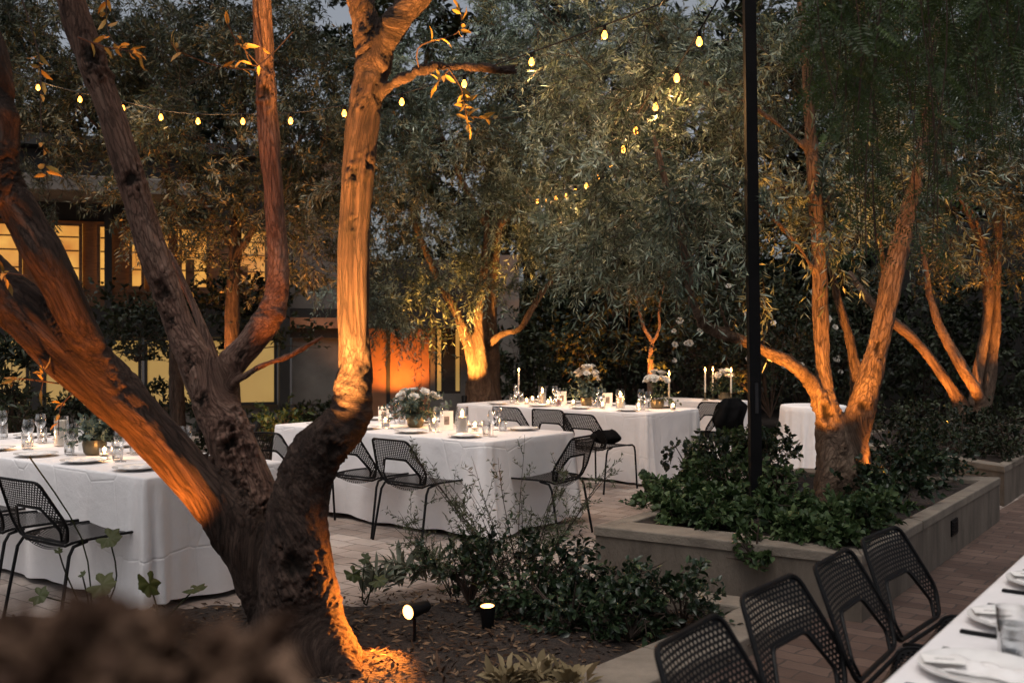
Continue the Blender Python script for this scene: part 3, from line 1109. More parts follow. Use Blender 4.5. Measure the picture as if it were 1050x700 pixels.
# small round table
eC = at(834, 418, 11.9)[:2]
rt = thing('round_table', 'small round side table beneath a pleated white cloth behind the lit tree', 'table', (*eC, 0))
q = MB(); q.lathe([(0, .715), (.36, .715), (.365, .73), (.36, .745), (0, .745)], 28); q.build('tabletop', 'timber', rt)
q = MB(); q.lathe([(0.2, .006), (.2, .03), (.035, .05), (.03, .715)], 16); q.build('pedestal', 'black_metal', rt)
V, Fc = [], []
n = 160
rows = [(0.0, 0), (.345, 0), (.365, -.004), (.375, -.016)] + [(.378 + .05 * k / 12, -.016 - .70 * k / 12) for k in range(1, 13)]
for k, (r_, dz) in enumerate(rows):
    for i in range(n):
        a = 2 * math.pi * i / n
        h = max(0, -dz / .716)
        rr = r_ + (.022 * math.sin(a * 17 + .7 * math.sin(a * 3)) + .01 * math.sin(a * 29)) * h
        V.append((rr * math.cos(a), rr * math.sin(a), .755 + dz))
for k in range(len(rows) - 1):
    for i in range(n):
        j = (i + 1) % n
        Fc.append((k * n + i, k * n + j, (k + 1) * n + j, (k + 1) * n + i))
o = mk('tablecloth', V, Fc, 'cloth'); o.location = (*eC, 0)
tag(o, 'white round tablecloth falling in pleats from the small side table behind the lit tree', 'tablecloth')

# ------------------------------------------------------------------ chairs
CG = 'black perforated metal dining chairs'


def tpos(key, t, off):
    """point along the near long edge of a table, off metres outside it"""
    o, du, dv, Lu, Lv, d = TABLES[key]
    return o + du * t - dv * off


for i, (t, off, j) in enumerate([(.31, .2, .05), (.92, .2, -.06), (1.55, .14, .03)]):
    x, y = tpos('A', t, off)
    chair(x, y, s_, 'black perforated metal chair at the left table, ' + ORD[i] + ' from its corner by the trunk', CG, j)
for i, (t, off, j) in enumerate([(.46, .17, -.03), (1.04, .16, .05), (1.78, .42, .25)]):
    x, y = tpos('B', t, off)
    chair(x, y, sB, ['black metal chair on the front side of the centre table, nearest its right corner',
                     'black metal chair between the front trunk and its neighbour at the centre table',
                     'black metal chair half hidden left of the front trunk by the centre table'][i], CG, j)
chair(.25, 7.9, lB, 'black metal chair at the right end of the centre table behind the wispy shrub', CG, .12)
chair(*tpos('C', .27, .46), sB, 'black metal chair with a dark bag on its seat by the rear table', CG, -.04)
chair(*tpos('C', .95, .12), sB, 'black metal chair at the rear table, left of the one holding the bag', CG, .05)
chair(*tpos('C', 1.5, .10), sB, 'black metal chair at the rear table seen just above the centre table glasses', CG, -.05)
chair(2.14, 11.36, lB, 'black metal chair with a black jacket over its back at the rear table end', CG, -.15)
cj = bpy.context.scene.collection
chair(*(TABLES['C'][0] + sB * 1.42 + lB * .12), -sB, 'black metal chair on the far side of the rear table before the taper candles', CG, .1)
for i, (t, j) in enumerate([(.03, .04), (.57, -.04), (1.09, .03), (1.59, -.06)]):
    x, y = fP + sF * t - nF * (.455 - .33 + (.02 if i == 1 else 0))
    chair(x, y, nF, ['black chair at the near right table cut by the bottom edge of the photo',
                     'second black chair of the near right row, pale kerb behind it',
                     'third black chair of the near right row, before the big planter corner',
                     'farthest black chair of the near right row, under the planter side wall'][i], CG, j)

# ------------------------------------------------------------------ table ware
def make(name, builder):
    o = builder()
    return o


PROTO = {}


def ware(kind, loc, label, group, rz=0.0):
    """first call builds, later calls copy"""
    if kind not in PROTO:
        o = BUILD[kind]()
        PROTO[kind] = (o, kid_map(o))
        c = o
    else:
        o, km = PROTO[kind]
        c = copy_tree(o, km)
    c.location = (float(loc[0]), float(loc[1]), float(loc[2]))
    c.rotation_euler = (0, 0, rz)
    for k in ('group',):
        if group: c[k] = group
    c['label'] = label
    c['category'] = CAT[kind]
    return c


CAT = dict(plate='plate', napkin='napkin', wine='wine glass', tumbler='glass', votive='candle', pillar='candle', hurricane='candle holder',
           card='table card', taper='candle', place='place card', knife='knife', fork='fork', stick='candlestick', red='drink')


def b_plate():
    q = MB(); q.lathe([(0, .004), (.075, .004), (.085, .008), (.118, .017), (.135, .020), (.136, .023), (.118, .021), (.085, .012), (.075, .008), (0, .008)], 36)
    return q.build('dinner_plate', 'china')


def b_napkin():
    V, Fc = [], []
    nx, ny = 16, 26
    for j in range(ny + 1):
        for i in range(nx + 1):
            u, v = i / nx - .5, j / ny - .5
            z = .018 + .008 * math.cos(u * 9) * math.cos(v * 3) + .004 * math.sin(v * 17 + u * 4)
            V.append((u * .10 * (1 + .12 * math.sin(v * 5)), v * .2, z))
    nn = len(V)
    for j in range(ny + 1):
        for i in range(nx + 1):
            x, y, z = V[j * (nx + 1) + i]
            V.append((x, y, .012 + .0 * z))
    W_ = nx + 1
    for j in range(ny):
        for i in range(nx):
            a = j * W_ + i
            Fc.append((a, a + 1, a + W_ + 1, a + W_))
            Fc.append((nn + a, nn + a + W_, nn + a + W_ + 1, nn + a + 1))
    rim = [i for i in range(W_)] + [j * W_ + nx for j in range(1, ny + 1)] + [ny * W_ + i for i in range(nx - 1, -1, -1)] + [j * W_ for j in range(ny - 1, 0, -1)]
    for a, b in zip(rim, rim[1:] + rim[:1]):
        Fc.append((a, nn + a, nn + b, b))
    return mk('napkin', V, Fc, 'napkin')


def b_wine():
    q = MB()
    q.lathe([(.035, .001), (.034, .003), (.008, .006), (.0045, .012), (.0038, .05), (.0045, .095), (.012, .102), (.030, .12), (.040, .145), (.0405, .165), (.036, .19), (.032, .21)], 22)
    return q.build('wine_glass', 'glass')


def b_tumbler():
    o = MB().lathe([(0, .004), (.030, .002), (.032, .01), (.037, .12), (.0355, .12), (.031, .012), (0, .010)], 20).build('tumbler', 'glass')
    MB().lathe([(0, .0135), (.0305, .0135), (.0335, .082), (0, .082)], 20).build('water', 'water', o)
    return o


def b_red():
    o = MB().lathe([(0, .004), (.030, .002), (.032, .01), (.037, .10), (.0355, .10), (.031, .012), (0, .010)], 20).build('tumbler', 'glass')
    MB().lathe([(0, .0135), (.0305, .0135), (.0335, .075), (0, .075)], 20).build('red_drink', 'wine', o)
    return o


def flame(parent, z, s=1.0):
    s = s * 1.4
    MB().lathe([(0, 0), (.0045 * s, .006 * s), (.006 * s, .013 * s), (.0042 * s, .024 * s), (0.0012 * s, .036 * s), (0, .04 * s)], 10, (0, 0, z)).build('flame', 'flame', parent)
    MB().tube([(0, 0, z - .012), (.001, 0, z + .008)], .0012, 5).build('wick', 'wick', parent)


def b_hurricane():
    return MB().lathe([(0, .005), (.047, .002), (.05, .008), (.05, .215), (.0475, .215), (.0475, .012), (0, .010)], 28).build('hurricane_glass', 'glass')


def b_pillar():
    t = thing('pillar_candle', 'x', 'candle')
    MB().lathe([(0, 0), (.037, 0), (.038, .004), (.038, .115), (.035, .12), (.03, .116), (0, .110)], 24).build('wax', 'wax', t)
    flame(t, .118, 1.15)
    return t


def b_votive():
    t = thing('votive_candle', 'x', 'candle')
    MB().lathe([(0, .004), (.026, .002), (.029, .01), (.033, .075), (.0315, .075), (.027, .012), (0, .008)], 20).build('votive_glass', 'glass', t)
    MB().lathe([(0, .0095), (.0255, .0095), (.0265, .035), (0, .035)], 18).build('wax', 'wax', t)
    flame(t, .037, .8)
    return t


def b_stick():
    return MB().lathe([(0, .001), (.04, .001), (.042, .006), (.03, .012), (.008, .02), (.006, .05), (.011, .06), (.006, .07), (.013, .085), (.013, .10), (0, .10)], 18).build('candlestick', 'brass')


def b_taper():
    t = thing('taper_candle', 'x', 'candle')
    MB().lathe([(0, 0), (.011, 0), (.0105, .12), (.0085, .245), (.005, .255), (0, .256)], 14).build('wax', 'wax', t)
    flame(t, .262, 1.0)
    return t


def b_card():
    t = thing('table_card', 'x', 'table card')
    q = MB(); q.box(-.055, .055, -.004, .004, 0.002, .16); q.box(-.03, .03, -.02, .02, 0, .004); q.build('card_stock', 'card', t, smooth=False)
    MB().box(-.022, .022, -.0065, -.0042, .045, .115).build('photo_print', 'print', t, smooth=False)
    return t


def b_place():
    t = thing('place_card', 'x', 'place card')
    MB().box(-.045, .045, -.028, .028, 0, .0015).build('card_stock', 'card', t, smooth=False)
    q = MB()
    for k in range(6):
        q.tube([(-.02 + k * .007, -.004, .0022), (-.017 + k * .007, .004 if k % 2 else .001, .0022), (-.014 + k * .007, -.004, .0022)], .0006, 4)
    q.build('handwriting', 'ink', t)
    return t


def b_knife():
    t = thing('table_knife', 'x', 'knife')
    MB().prism([(-.008, 0), (.008, 0), (.007, .095), (-.007, .095)], .001, .009, .003).build('handle', 'black_metal', t, smooth=False)
    MB().prism([(-.006, .0955), (.007, .0955), (.010, .17), (.004, .225), (-.004, .20)], .003, .0055).build('blade', 'steel', t, smooth=False)
    return t


def b_fork():
    t = thing('table_fork', 'x', 'fork')
    MB().prism([(-.008, 0), (.008, 0), (.006, .11), (-.006, .11)], .001, .008, .003).build('handle', 'black_metal', t, smooth=False)
    q = MB(); q.prism([(-.004, .1105), (.004, .1105), (.012, .15), (.012, .158), (-.012, .158), (-.012, .15)], .003, .006)
    for k in range(4):
        q.prism([(-.0115 + k * .0065, .1585), (-.008 + k * .0065, .1585), (-.0085 + k * .0065, .2), (-.0110 + k * .0065, .2)], .003, .0055)
    q.build('tines', 'steel', t, smooth=False)
    return t


BUILD = dict(plate=b_plate, napkin=b_napkin, wine=b_wine, tumbler=b_tumbler, votive=b_votive, pillar=b_pillar, hurricane=b_hurricane,
             card=b_card, taper=b_taper, place=b_place, knife=b_knife, fork=b_fork, stick=b_stick, red=b_red)
TZ = .7565
SHORT = {'A': 'left table', 'B': 'centre table', 'C': 'rear table', 'F': 'near right table'}
FROM = {'A': 'the trunk corner', 'B': 'the right corner', 'C': 'the right corner', 'F': 'the bottom edge'}


def on(key, u, v):
    o, du, dv, Lu, Lv, d = TABLES[key]
    return o + du * u + dv * v


def settings(key, us, side):
    o, du, dv, Lu, Lv, d = TABLES[key]
    nm = 'front' if side == 0 else 'far'
    if key == 'F':
        nm = 'chair' if side == 0 else 'right'
    rz = math.atan2(du[1], du[0])
    sg = 1 if side == 0 else -1
    for i, u in enumerate(us):
        def pos(a, b):
            return on(key, u + a * sg, (b if side == 0 else Lv - b))
        wh = f'{ORD[i]} {nm}-side place from {FROM[key]}, {SHORT[key]}'
        jx = random.uniform(-.015, .015)
        P = pos(jx, .17)
        ware('plate', (*P, TZ), 'white dinner plate, ' + wh, 'place settings')
        ware('napkin', (*P, TZ), 'white napkin on plate, ' + wh, 'place settings', rz + random.uniform(-.12, .12))
        P = pos(-.15 + jx, .33) if key != 'F' else pos(.27, .33)
        ware('wine', (*P, TZ), 'stemmed wine glass, ' + wh, 'place settings')
        P = pos(-.05 + jx, .37) if key != 'F' else pos(.20, .20)
        ware('tumbler', (*P, TZ), 'water tumbler, ' + wh, 'place settings')
        if key == 'F':
            P = pos(-.16, .05)
            ware('knife', (*P, TZ), 'black-handled knife, ' + wh, 'place settings', rz + math.pi)
            P = pos(.165, .05)
            ware('fork', (*P, TZ), 'black-handled fork, ' + wh, 'place settings', rz + math.pi)
            P = pos(0.02, .17)
            ware('place', (*(P + dv * -.075 + du * -.03), TZ + .029), 'white name card on napkin, ' + wh, 'place settings', rz - 1.2)


settings('A', [.35, .92, 1.5, 2.08], 0); settings('A', [.40, 1.0, 1.6, 2.2, 2.8], 1)
settings('B', [.35, .93, 1.5, 2.08], 0); settings('B', [.40, 1.0, 1.6, 2.15], 1)
settings('C', [.35, .95, 1.55, 2.15], 0); settings('C', [.40, 1.0, 1.6, 2.2], 1)
settings('F', [1.15, 1.66, 2.19, 2.72, 3.25], 0)


def by_px(px, d_key, v):
    """point on a table at photo column px and v metres in from its near edge"""
    o, du, dv, Lu, Lv, d = TABLES[d_key]
    b = o + dv * v
    k = (px - CX) / F
    # (b + du*u).x = k * (b + du*u).y
    u = (k * b[1] - b[0]) / (du[0] - k * du[1])
    return b + du * u


def candle_light(p, e=1.2):
    l = bpy.data.lights.new('candle_glow', 'POINT'); l.energy = e * 2.6; l.color = (1, .5, .18); l.shadow_soft_size = .012
    o = bpy.data.objects.new('candle_glow', l); COL.objects.link(o); o.location = (float(p[0]), float(p[1]), float(p[2]))


# lit pillars inside hurricanes
for key, px, v, w, lit in [('B', 474, .42, 'the centre table, right of its flowers', 1), ('C', 636, .5, 'the rear table, right of its white card', 1), ('C', 556, .6, 'the rear table, left of its flowers', 1), ('A', 63, .6, 'the left table beside its greenery', 0)]:
    x, y = by_px(px, key, v)
    ware('hurricane', (x, y, TZ), 'clear glass hurricane around the pillar candle on ' + w, 'hurricane glasses')
    c = ware('pillar', (x, y, TZ + .0105), ('lit' if lit else 'tall white') + ' pillar candle inside the glass hurricane on ' + w, 'pillar candles')
    if lit:
        candle_light((x, y, TZ + .165), 1.0)
    else:
        # the left table's candle is taller and has not been lit
        for ch in list(c.children):
            if ch.name.startswith('flame'):
                bpy.data.objects.remove(ch)
        c.scale = (1, 1, 1.45)
k = 0
for key, px, v, w in [('B', 487, .62, 'behind the lit hurricane on the centre table'), ('B', 395, .5, 'left of the flowers on the centre table'), ('C', 588, .45, 'in front of the white flowers on the rear table'), ('C', 655, .42, 'near the right corner of the rear table'), ('C', 546, .7, 'left of the lit hurricanes on the rear table'), ('A', 107, .35, 'beside the leaning trunk on the left table'), ('B', 445, .7, 'behind the card on the centre table'), ('C', 562, .3, 'by the red drink on the rear table'), ('C', 618, .3, 'before the right white card on the rear table'), ('C', 540, .35, 'at the left part of the rear table'), ('C', 690, .6, 'beside the right flowers of the rear table'), ('A', 30, .45, 'left of the tall candle on the left table')]:
    x, y = by_px(px, key, v)
    ware('votive', (x, y, TZ), 'small glass votive with lit candle, ' + w, 'votive candles')
    candle_light((x, y, TZ + .062), .7)
for key, px, v, w, rz in [('B', 458, .55, 'beside the lit hurricane on the centre table', .12), ('B', 394, .62, 'behind the front trunk on the centre table', -.2), ('C', 576, .55, 'left of the white flowers on the rear table', .1), ('C', 623, .6, 'right of the white flowers on the rear table', .05), ('A', 89, .55, 'beside the greenery on the left table', .1)]:
    x, y = by_px(px, key, v)
    ware('card', (x, y, TZ), 'white table card with a small photo, ' + w, 'table cards', rz)
x, y = by_px(573, 'C', .35)
ware('red', (x, y, TZ), 'short glass of red drink standing on the rear table', None)
for px, key, v, w in [(723, 'D', .2, 'left'), (731, 'D', .42, 'middle'), (750, 'D', .35, 'right'), (686, 'C', .9, ''), (532, 'C', .85, '')]:
    x, y = by_px(px, key, v) if not (key == 'D' and px == 750) else oD + lB * .12 + sB * .3
    wh = f'{w} one of the three on the far table' if w else ('behind the right flowers on the rear table' if px == 686 else 'at the left end of the rear table')
    ware('stick', (x, y, TZ), 'small brass candlestick, ' + wh, 'candlesticks')
    ware('taper', (x, y, TZ + .1), 'thin lit taper candle, ' + wh, 'taper candles')
    candle_light((x, y, TZ + .385), .8)


# ------------------------------------------------------------------ flowers
def rose(mV, mF, mT, c, r, up):
    """cupped petals in whorls"""
    up = unit(np.array(up, float))
    a = np.cross(up, [.3, .5, .8]); a = a / np.linalg.norm(a); b = np.cross(up, a)
    for w, (n, tilt, rr) in enumerate([(3, .15, .5), (5, .45, .75), (6, .85, 1.0), (6, 1.25, 1.1)]):
        for k in range(n):
            th = 2 * math.pi * (k + .37 * w) / n
            out = a * math.cos(th) + b * math.sin(th)
            side = -a * math.sin(th) + b * math.cos(th)
            base = len(mV)
            for j in range(3):
                for i in range(3):
                    t = j / 2; s = (i - 1)
                    ang = tilt * t
                    p_ = c + out * (r * (.15 + .75 * rr * math.sin(ang + .2) * t)) + up * (r * rr * .95 * t * math.cos(ang * .8)) + side * s * r * .5 * rr * (math.sin(.5 + 1.9 * t)) - out * abs(s) * r * .22
                    mV.append(p_)
            for j in range(2):
                for i in range(2):
                    q0 = base + j * 3 + i
                    mF.append((q0, q0 + 1, q0 + 4, q0 + 3))
            tt = random.uniform(.2, 1)
            mT += [tt] * 9


def centrepiece(loc, label, W, Hh, nr, nl, leafmat, rsz=.035, vase=True):
    t = thing('flower_arrangement', label, 'flowers', (*loc, TZ), 0, 'table flowers')
    MB().lathe([(0, .001), (.055, .001), (.07, .02), (.078, .07), (.072, .10), (.066, .10), (.07, .07), (.06, .02), (0, .012)], 22).build('vase', 'china' if not vase else 'brass', t)
    mV, mF, mT = [], [], []
    for k in range(nr):
        th = random.uniform(0, 2 * math.pi); rr = math.sqrt(random.random()) * W * .72
        z = .13 + Hh * (.3 + .75 * (1 - (rr / W) ** 2)) * random.uniform(.75, 1.1)
        c = np.array([rr * math.cos(th), rr * math.sin(th), z])
        rose(mV, mF, mT, c, rsz * random.uniform(.75, 1.15), (math.cos(th) * rr / W, math.sin(th) * rr / W, .8))
    mk('blooms', np.array(mV), mF, 'petal', t, smooth=True, tint=mT)
    n = nl
    th = rng.uniform(0, 2 * math.pi, n); el = rng.uniform(.0, 1.35, n)
    D = np.c_[np.cos(th) * np.cos(el), np.sin(th) * np.cos(el), np.sin(el)]
    B = np.tile(np.array([0, 0, .10]), (n, 1)) + D * .02
    L = np.array([W * math.cos(e_) + Hh * math.sin(e_) for e_ in el]) * rng.uniform(.7, 1.15, n)
    tv, tf = twig_geo(B, D, L, .25, .002)
    per = 9
    idx = np.repeat(np.arange(n), per); tt = np.tile((np.arange(per) + 1) / per, n)
    P = B[idx] + D[idx] * (L[idx] * tt)[:, None]; P[:, 2] -= .25 * L[idx] * tt * tt
    dd = unit(D[idx] * .5 + rng.normal(size=(n * per, 3)) * .7)
    v, f, kv = leaf_geo(P, dd, rng.normal(size=(n * per, 3)) + np.array([0, 0, .8]), .045 * rng.uniform(.6, 1.3, n * per), .026 * rng.uniform(.7, 1.2, n * per), .15, 'broad')
    mk('foliage', v, f, leafmat, t, False, np.repeat(np.clip(rng.normal(.5, .25, n * per), 0, 1), kv))
    mk('stems', tv, tf, leafmat, t, True, np.full(len(tv), .3))
    return t


centrepiece(by_px(426, 'B', .58), 'low spread of eucalyptus and white roses in a brass bowl on the centre table', .28, .17, 17, 70, 'eucalyptus', .052)
centrepiece(by_px(602, 'C', .6), 'tall white rose arrangement in the middle of the rear table', .16, .33, 24, 30, 'eucalyptus', .048)
centrepiece(by_px(674, 'C', .75), 'white rose arrangement near the right end of the rear table', .18, .24, 22, 20, 'shrub', .05)
centrepiece(oD + lB * .28 + sB * .42, 'dark leafy arrangement with white blooms between tapers on the far table', .18, .24, 14, 34, 'shrub', .045)
centrepiece(by_px(97, 'A', .45), 'eucalyptus greenery on the left table beside the leaning trunk', .16, .14, 2, 36, 'eucalyptus', .03)
centrepiece(eC + np.array([.07, -.1]), 'white flowers on the small round side table', .12, .12, 12, 10, 'shrub', .04)


# ------------------------------------------------------------------ jacket and bag
def cloth_lump(name, label, cat, fn, nu, nv, mat):
    V, Fc = [], []
    for j in range(nv + 1):
        for i in range(nu):
            V.append(fn(2 * math.pi * i / nu, j / nv))
    for j in range(nv):
        for i in range(nu):
            k = (i + 1) % nu
            Fc.append((j * nu + i, j * nu + k, (j + 1) * nu + k, (j + 1) * nu + i))
    Fc.append(tuple(range(nu))[::-1]); Fc.append(tuple(nv * nu + i for i in range(nu)))
    o = mk(name, V, Fc, mat)
    return tag(o, label, cat)


def jacket(a, t):
    # hangs over the top rail of the chair back: wide at the shoulders, gathers below
    z = .875 - .47 * t
    w = (.25 - .05 * t) * (1 + .10 * math.sin(5 * a + 6 * t)) * (0.35 + .65 * min(1, t * 5 + .15))
    d = (.075 + .05 * math.sin(math.pi * t)) * (1 + .2 * math.sin(7 * a + 3 * t)) * (.4 + .6 * min(1, t * 5 + .15))
    return (w * math.cos(a) + .03 * math.sin(9 * t), d * math.sin(a) - .34 - .04 * (1 - t), z + .035 * math.sin(3 * a) * t)


oj = cloth_lump('jacket', 'black jacket draped over the chair back at the end of the rear table', 'jacket', jacket, 40, 22, 'fabric_black')
for c in list(bpy.data.objects):
    if c.get('label', '').startswith('black metal chair with a black jacket'):
        oj.location = c.location; oj.rotation_euler = c.rotation_euler
    if c.get('label', '').startswith('black metal chair with a dark bag'):
        bag_at = c


def bag(a, t):
    r_ = math.sin(math.pi * (t * .86 + .07)) ** .55
    return (.17 * r_ * math.cos(a) * (1 + .12 * math.sin(4 * a + 3 * t)), .10 + .12 * r_ * math.sin(a) * (1 + .1 * math.sin(3 * a)), .452 + .13 * t + .02 * math.sin(2 * a) * t)


ob = cloth_lump('handbag', 'soft black bag slumped on the seat of the chair by the rear table', 'bag', bag, 32, 14, 'fabric_black')
ob.location = bag_at.location; ob.rotation_euler = bag_at.rotation_euler

# ================================================================== BLACK POST
pb = gr(775, 527, PZ)
pst = thing('lamp_post', 'slim square black steel post standing in the big planter', 'post', pb)
pst.rotation_euler = (0, R(-.75), 0)
MB().prism([(-.037, -.037), (.037, -.037), (.037, .037), (-.037, .037)], -.05, 5.2, .006).build('post_shaft', 'post', pst, smooth=False)
MB().prism([(-.085, -.085), (.085, -.085), (.085, .085), (-.085, .085)], -.03, .02, .004).build('base_plate', 'post', pst, smooth=False)
MB().box(-.004, .018, -.041, -.0375, .66, .86).build('cover_plate', 'steel', pst, smooth=False)
q = MB(); q.tube([(0, -.045, 4.95), (0, -.075, 4.97), (0, -.085, 4.94), (0, -.07, 4.92)], .005, 6); q.build('hook', 'post', pst)

# ================================================================== STRING LIGHTS
def strand(label, knots, bulbs):
    root = thing('string_lights', label, 'string lights', at(*knots[0]), 0, 'festoon lights in the trees')
    pts, _ = resample([(*at(*k), 0) for k in knots], 90)
    q = MB(); q.tube(pts[:, :3], .006, 5); q.build('cable', 'black_metal', root, world=True)
    for k in bulbs:
        c = at(*k)
        q = MB(); q.lathe([(0, .001), (.013, 0), (.014, -.035), (.010, -.04), (0, -.04)], 10, c); so = q.build('socket', 'black_metal', root, world=True)
        q = MB(); q.lathe([(.009, -.0405), (.013, -.052), (.020, -.066), (.021, -.078), (.017, -.091), (.008, -.099), (0, -.1)], 12, c); q.build('bulb', 'bulb', root, world=True)
        candle = bpy.data.lights.new('bulb_glow', 'POINT'); candle.energy = 4.5; candle.color = (1, .52, .2); candle.shadow_soft_size = .03
        oo = bpy.data.objects.new('bulb_glow', candle); COL.objects.link(oo); oo.location = (float(c[0]), float(c[1]), float(c[2] - .16))


b1 = [(39, 94, 10.6), (82, 106, 10.5), (126, 115, 10.3), (165, 124, 10.1), (203, 128, 9.9), (249, 128, 9.6), (298, 127, 9.2), (353, 119, 8.8), (412, 107, 8.4), (476, 88, 8.0), (545, 65, 7.6), (620, 37, 7.2)]
b1 = [(a, b - 9, d) for a, b, d in b1]
strand('strand of warm bulbs sagging across the left half behind the trunks', [(-40, 55, 10.9)] + b1 + [(690, 0, 6.8), (765, -45, 6.62)], b1)
b2 = [(717, 42, 6.7), (694, 80, 7.1), (672, 110, 7.6), (652, 135, 8.2), (639, 155, 8.9), (626, 170, 9.6), (613, 184, 10.4), (601, 194, 11.3), (590, 200, 12), (580, 205, 12.6), (570, 208, 13.2), (560, 210, 13.8), (551, 211, 14.5)]
b2 = [(a, b - 8, d) for a, b, d in b2]
strand('strand of warm bulbs running away from the black post through the olive leaves', [(768, -52, 6.62)] + b2 + [(520, 205, 16)], b2)


# ================================================================== GARDEN SPOTLIGHTS
def spot(loc, aim, label, energy, angle=70, lens=True, col=(1.0, .33, .05), size=.03, blend=.5, group='garden spotlights'):
    loc = np.array(loc, float); aim = np.array(aim, float)
    d = unit(aim - loc)
    t = thing('garden_spotlight', label, 'spotlight', loc, 0, group)
    rot = Vector(d).to_track_quat('Z', 'Y').to_matrix().to_4x4()
    def xf(q):
        q.v = [tuple((rot @ Vector(p))) for p in q.v]
        return q
    xf(MB().lathe([(0, -.10), (.022, -.10), (.030, -.085), (.034, -.02), (.040, .03), (.040, .05), (.036, .05), (.035, .022), (0, .020)], 20)).build('housing', 'black_metal', t)
    xf(MB().lathe([(0, .047), (.0352, .046), (.0352, .040), (0, .040)], 20)).build('lens', 'lens' if lens else 'dim_glass', t)
    MB().tube([(0, 0, -.04), (.0, .0, -.16)], .008, 8).build('stake', 'black_metal', t)
    l = bpy.data.lights.new('spot_beam', 'SPOT'); l.energy = energy; l.spot_size = R(angle); l.spot_blend = blend; l.color = col; l.shadow_soft_size = size
    o = bpy.data.objects.new('spot_beam', l); COL.objects.link(o)
    o.location = tuple(loc + d * .065)
    o.rotation_euler = Vector(d).to_track_quat('-Z', 'Y').to_euler()
    return t


EN = 1.0
spot(at(425, 627, 5.0), at(340, 655, 4.55), 'glowing garden spotlight on the mulch right of the big trunk', 75 * EN, 110, size=.05, col=(1, .26, .03))
spot((-.92, 3.9, .16), at(374, 170, 4.78), 'garden spotlight tucked in the bed in front of the big trunk', 2700 * EN, 29, col=(1, .42, .10), blend=.4)
spot((-1.6, 4.3, .14), at(100, 310, 4.75), 'garden spotlight below the leaning left trunk', 230 * EN, 80, col=(1, .28, .035))
spot(gr(500, 632, .12), at(488, 250, 4.9), 'upturned garden spotlight among the shrub stems', 18 * EN, 90)
spot(at(822, 512, 6.55), at(846, 330, 7.5), 'garden spotlight in the planter in front of the lit tree', 230 * EN, 60, col=(1, .36, .055))
spot(at(896, 505, 7.3), at(905, 330, 7.55), 'garden spotlight right of the planter tree trunk', 50 * EN, 80)
spot(at(962, 452, 11.9), at(985, 320, 12.7), 'garden spotlight at the foot of the far right tree', 190 * EN, 75)
spot(at(476, 412, 13.2), at(478, 330, 14), 'garden spotlight below the tree behind the rear table', 330 * EN, 75, col=(1, .42, .08))
spot(at(594, 412, 15.5), at(604, 340, 16.4), 'garden spotlight lighting the shrub at the back', 120 * EN, 80)
spot(at(672, 410, 15.3), at(668, 340, 16), 'garden spotlight under the thin young tree at the back', 160 * EN, 70)
spot(at(770, 420, 14.0), at(762, 350, 15.0), 'garden spotlight in the rose bushes behind the black post', 60 * EN, 80)
spot(at(408, 412, 17.6), at(404, 330, 18.1), 'garden spotlight washing the rust coloured wall', 65 * EN, 140)
spot(at(262, 440, 10.2), at(272, 415, 10.6), 'garden spotlight glowing in low plants left of the centre table', 14 * EN, 120)

spot(at(205, 436, 11.2), at(250, 190, 11.8), 'garden spotlight under the dark trees before the left windows', 260 * EN, 90, col=(1, .30, .04))
spot(at(1075, 450, 12.0), at(1040, 230, 12.5), 'garden spotlight beyond the right edge lighting the far crown', 240 * EN, 80, col=(1, .36, .06))
# ================================================================== TREES
# --- big old multi-stemmed tree in front
T1 = thing('olive_tree', 'big old gnarled tree with several orange-lit trunks in the left foreground', 'tree', gr(305, 668))
lean = [(312, 668, 4.95, 120), (278, 600, 4.92, 84), (245, 545, 4.87, 72), (198, 490, 4.82, 64), (150, 440, 4.77, 66), (100, 390, 4.72, 74), (48, 343, 4.65, 70), (0, 298, 4.6, 64), (-60, 240, 4.5, 58), (-130, 185, 4.4, 52), (-220, 110, 4.3, 42), (-310, -10, 4.2, 30), (-380, -160, 4.1, 16)]
cross = [(175, 465, 4.80, 40), (130, 415, 4.74, 46), (95, 365, 4.66, 47), (62, 295, 4.56, 46), (28, 232, 4.53, 45), (2, 180, 4.5, 42), (2, 110, 4.5, 36), (-12, 40, 4.5, 34), (-30, -40, 4.5, 30)]
mid = [(288, 610, 5.05, 80), (268, 540, 5.08, 68), (250, 490, 5.1, 62), (231, 440, 5.12, 58), (214, 400, 5.15, 52), (194, 360, 5.17, 42), (175, 310, 5.2, 36), (150, 240, 5.2, 36), (128, 165, 5.2, 35), (105, 95, 5.2, 35), (82, 30, 5.2, 36), (62, -40, 5.2, 34), (40, -130, 5.2, 28)]
midr = [(222, 420, 5.15, 46), (232, 384, 5.17, 40), (258, 352, 5.2, 36), (280, 318, 5.22, 33), (285, 262, 5.25, 27), (279, 180, 5.3, 26), (273, 90, 5.3, 25), (268, 0, 5.3, 25), (262, -110, 5.3, 22)]
thin = [(226, 392, 5.3, 15), (207, 335, 5.4, 13), (190, 295, 5.5, 11), (172, 258, 5.6, 8)]
thin2 = [(232, 400, 5.12, 14), (262, 380, 5.1, 9), (298, 366, 5.08, 7), (332, 346, 5.05, 6)]
front = [(316, 700, 4.72, 150), (308, 640, 4.72, 100), (303, 570, 4.72, 78), (308, 510, 4.72, 66), (328, 462, 4.72, 62), (358, 430, 4.72, 54), (364, 385, 4.72, 40), (362, 300, 4.72, 36), (366, 200, 4.74, 36), (373, 120, 4.76, 37), (381, 62, 4.78, 40), (372, 15, 4.78, 30), (363, -50, 4.78, 26), (350, -140, 4.8, 22)]
frontr = [(383, 72, 4.78, 38), (400, 34, 4.76, 32), (430, -2, 4.74, 29), (475, -50, 4.7, 26), (520, -110, 4.7, 20)]
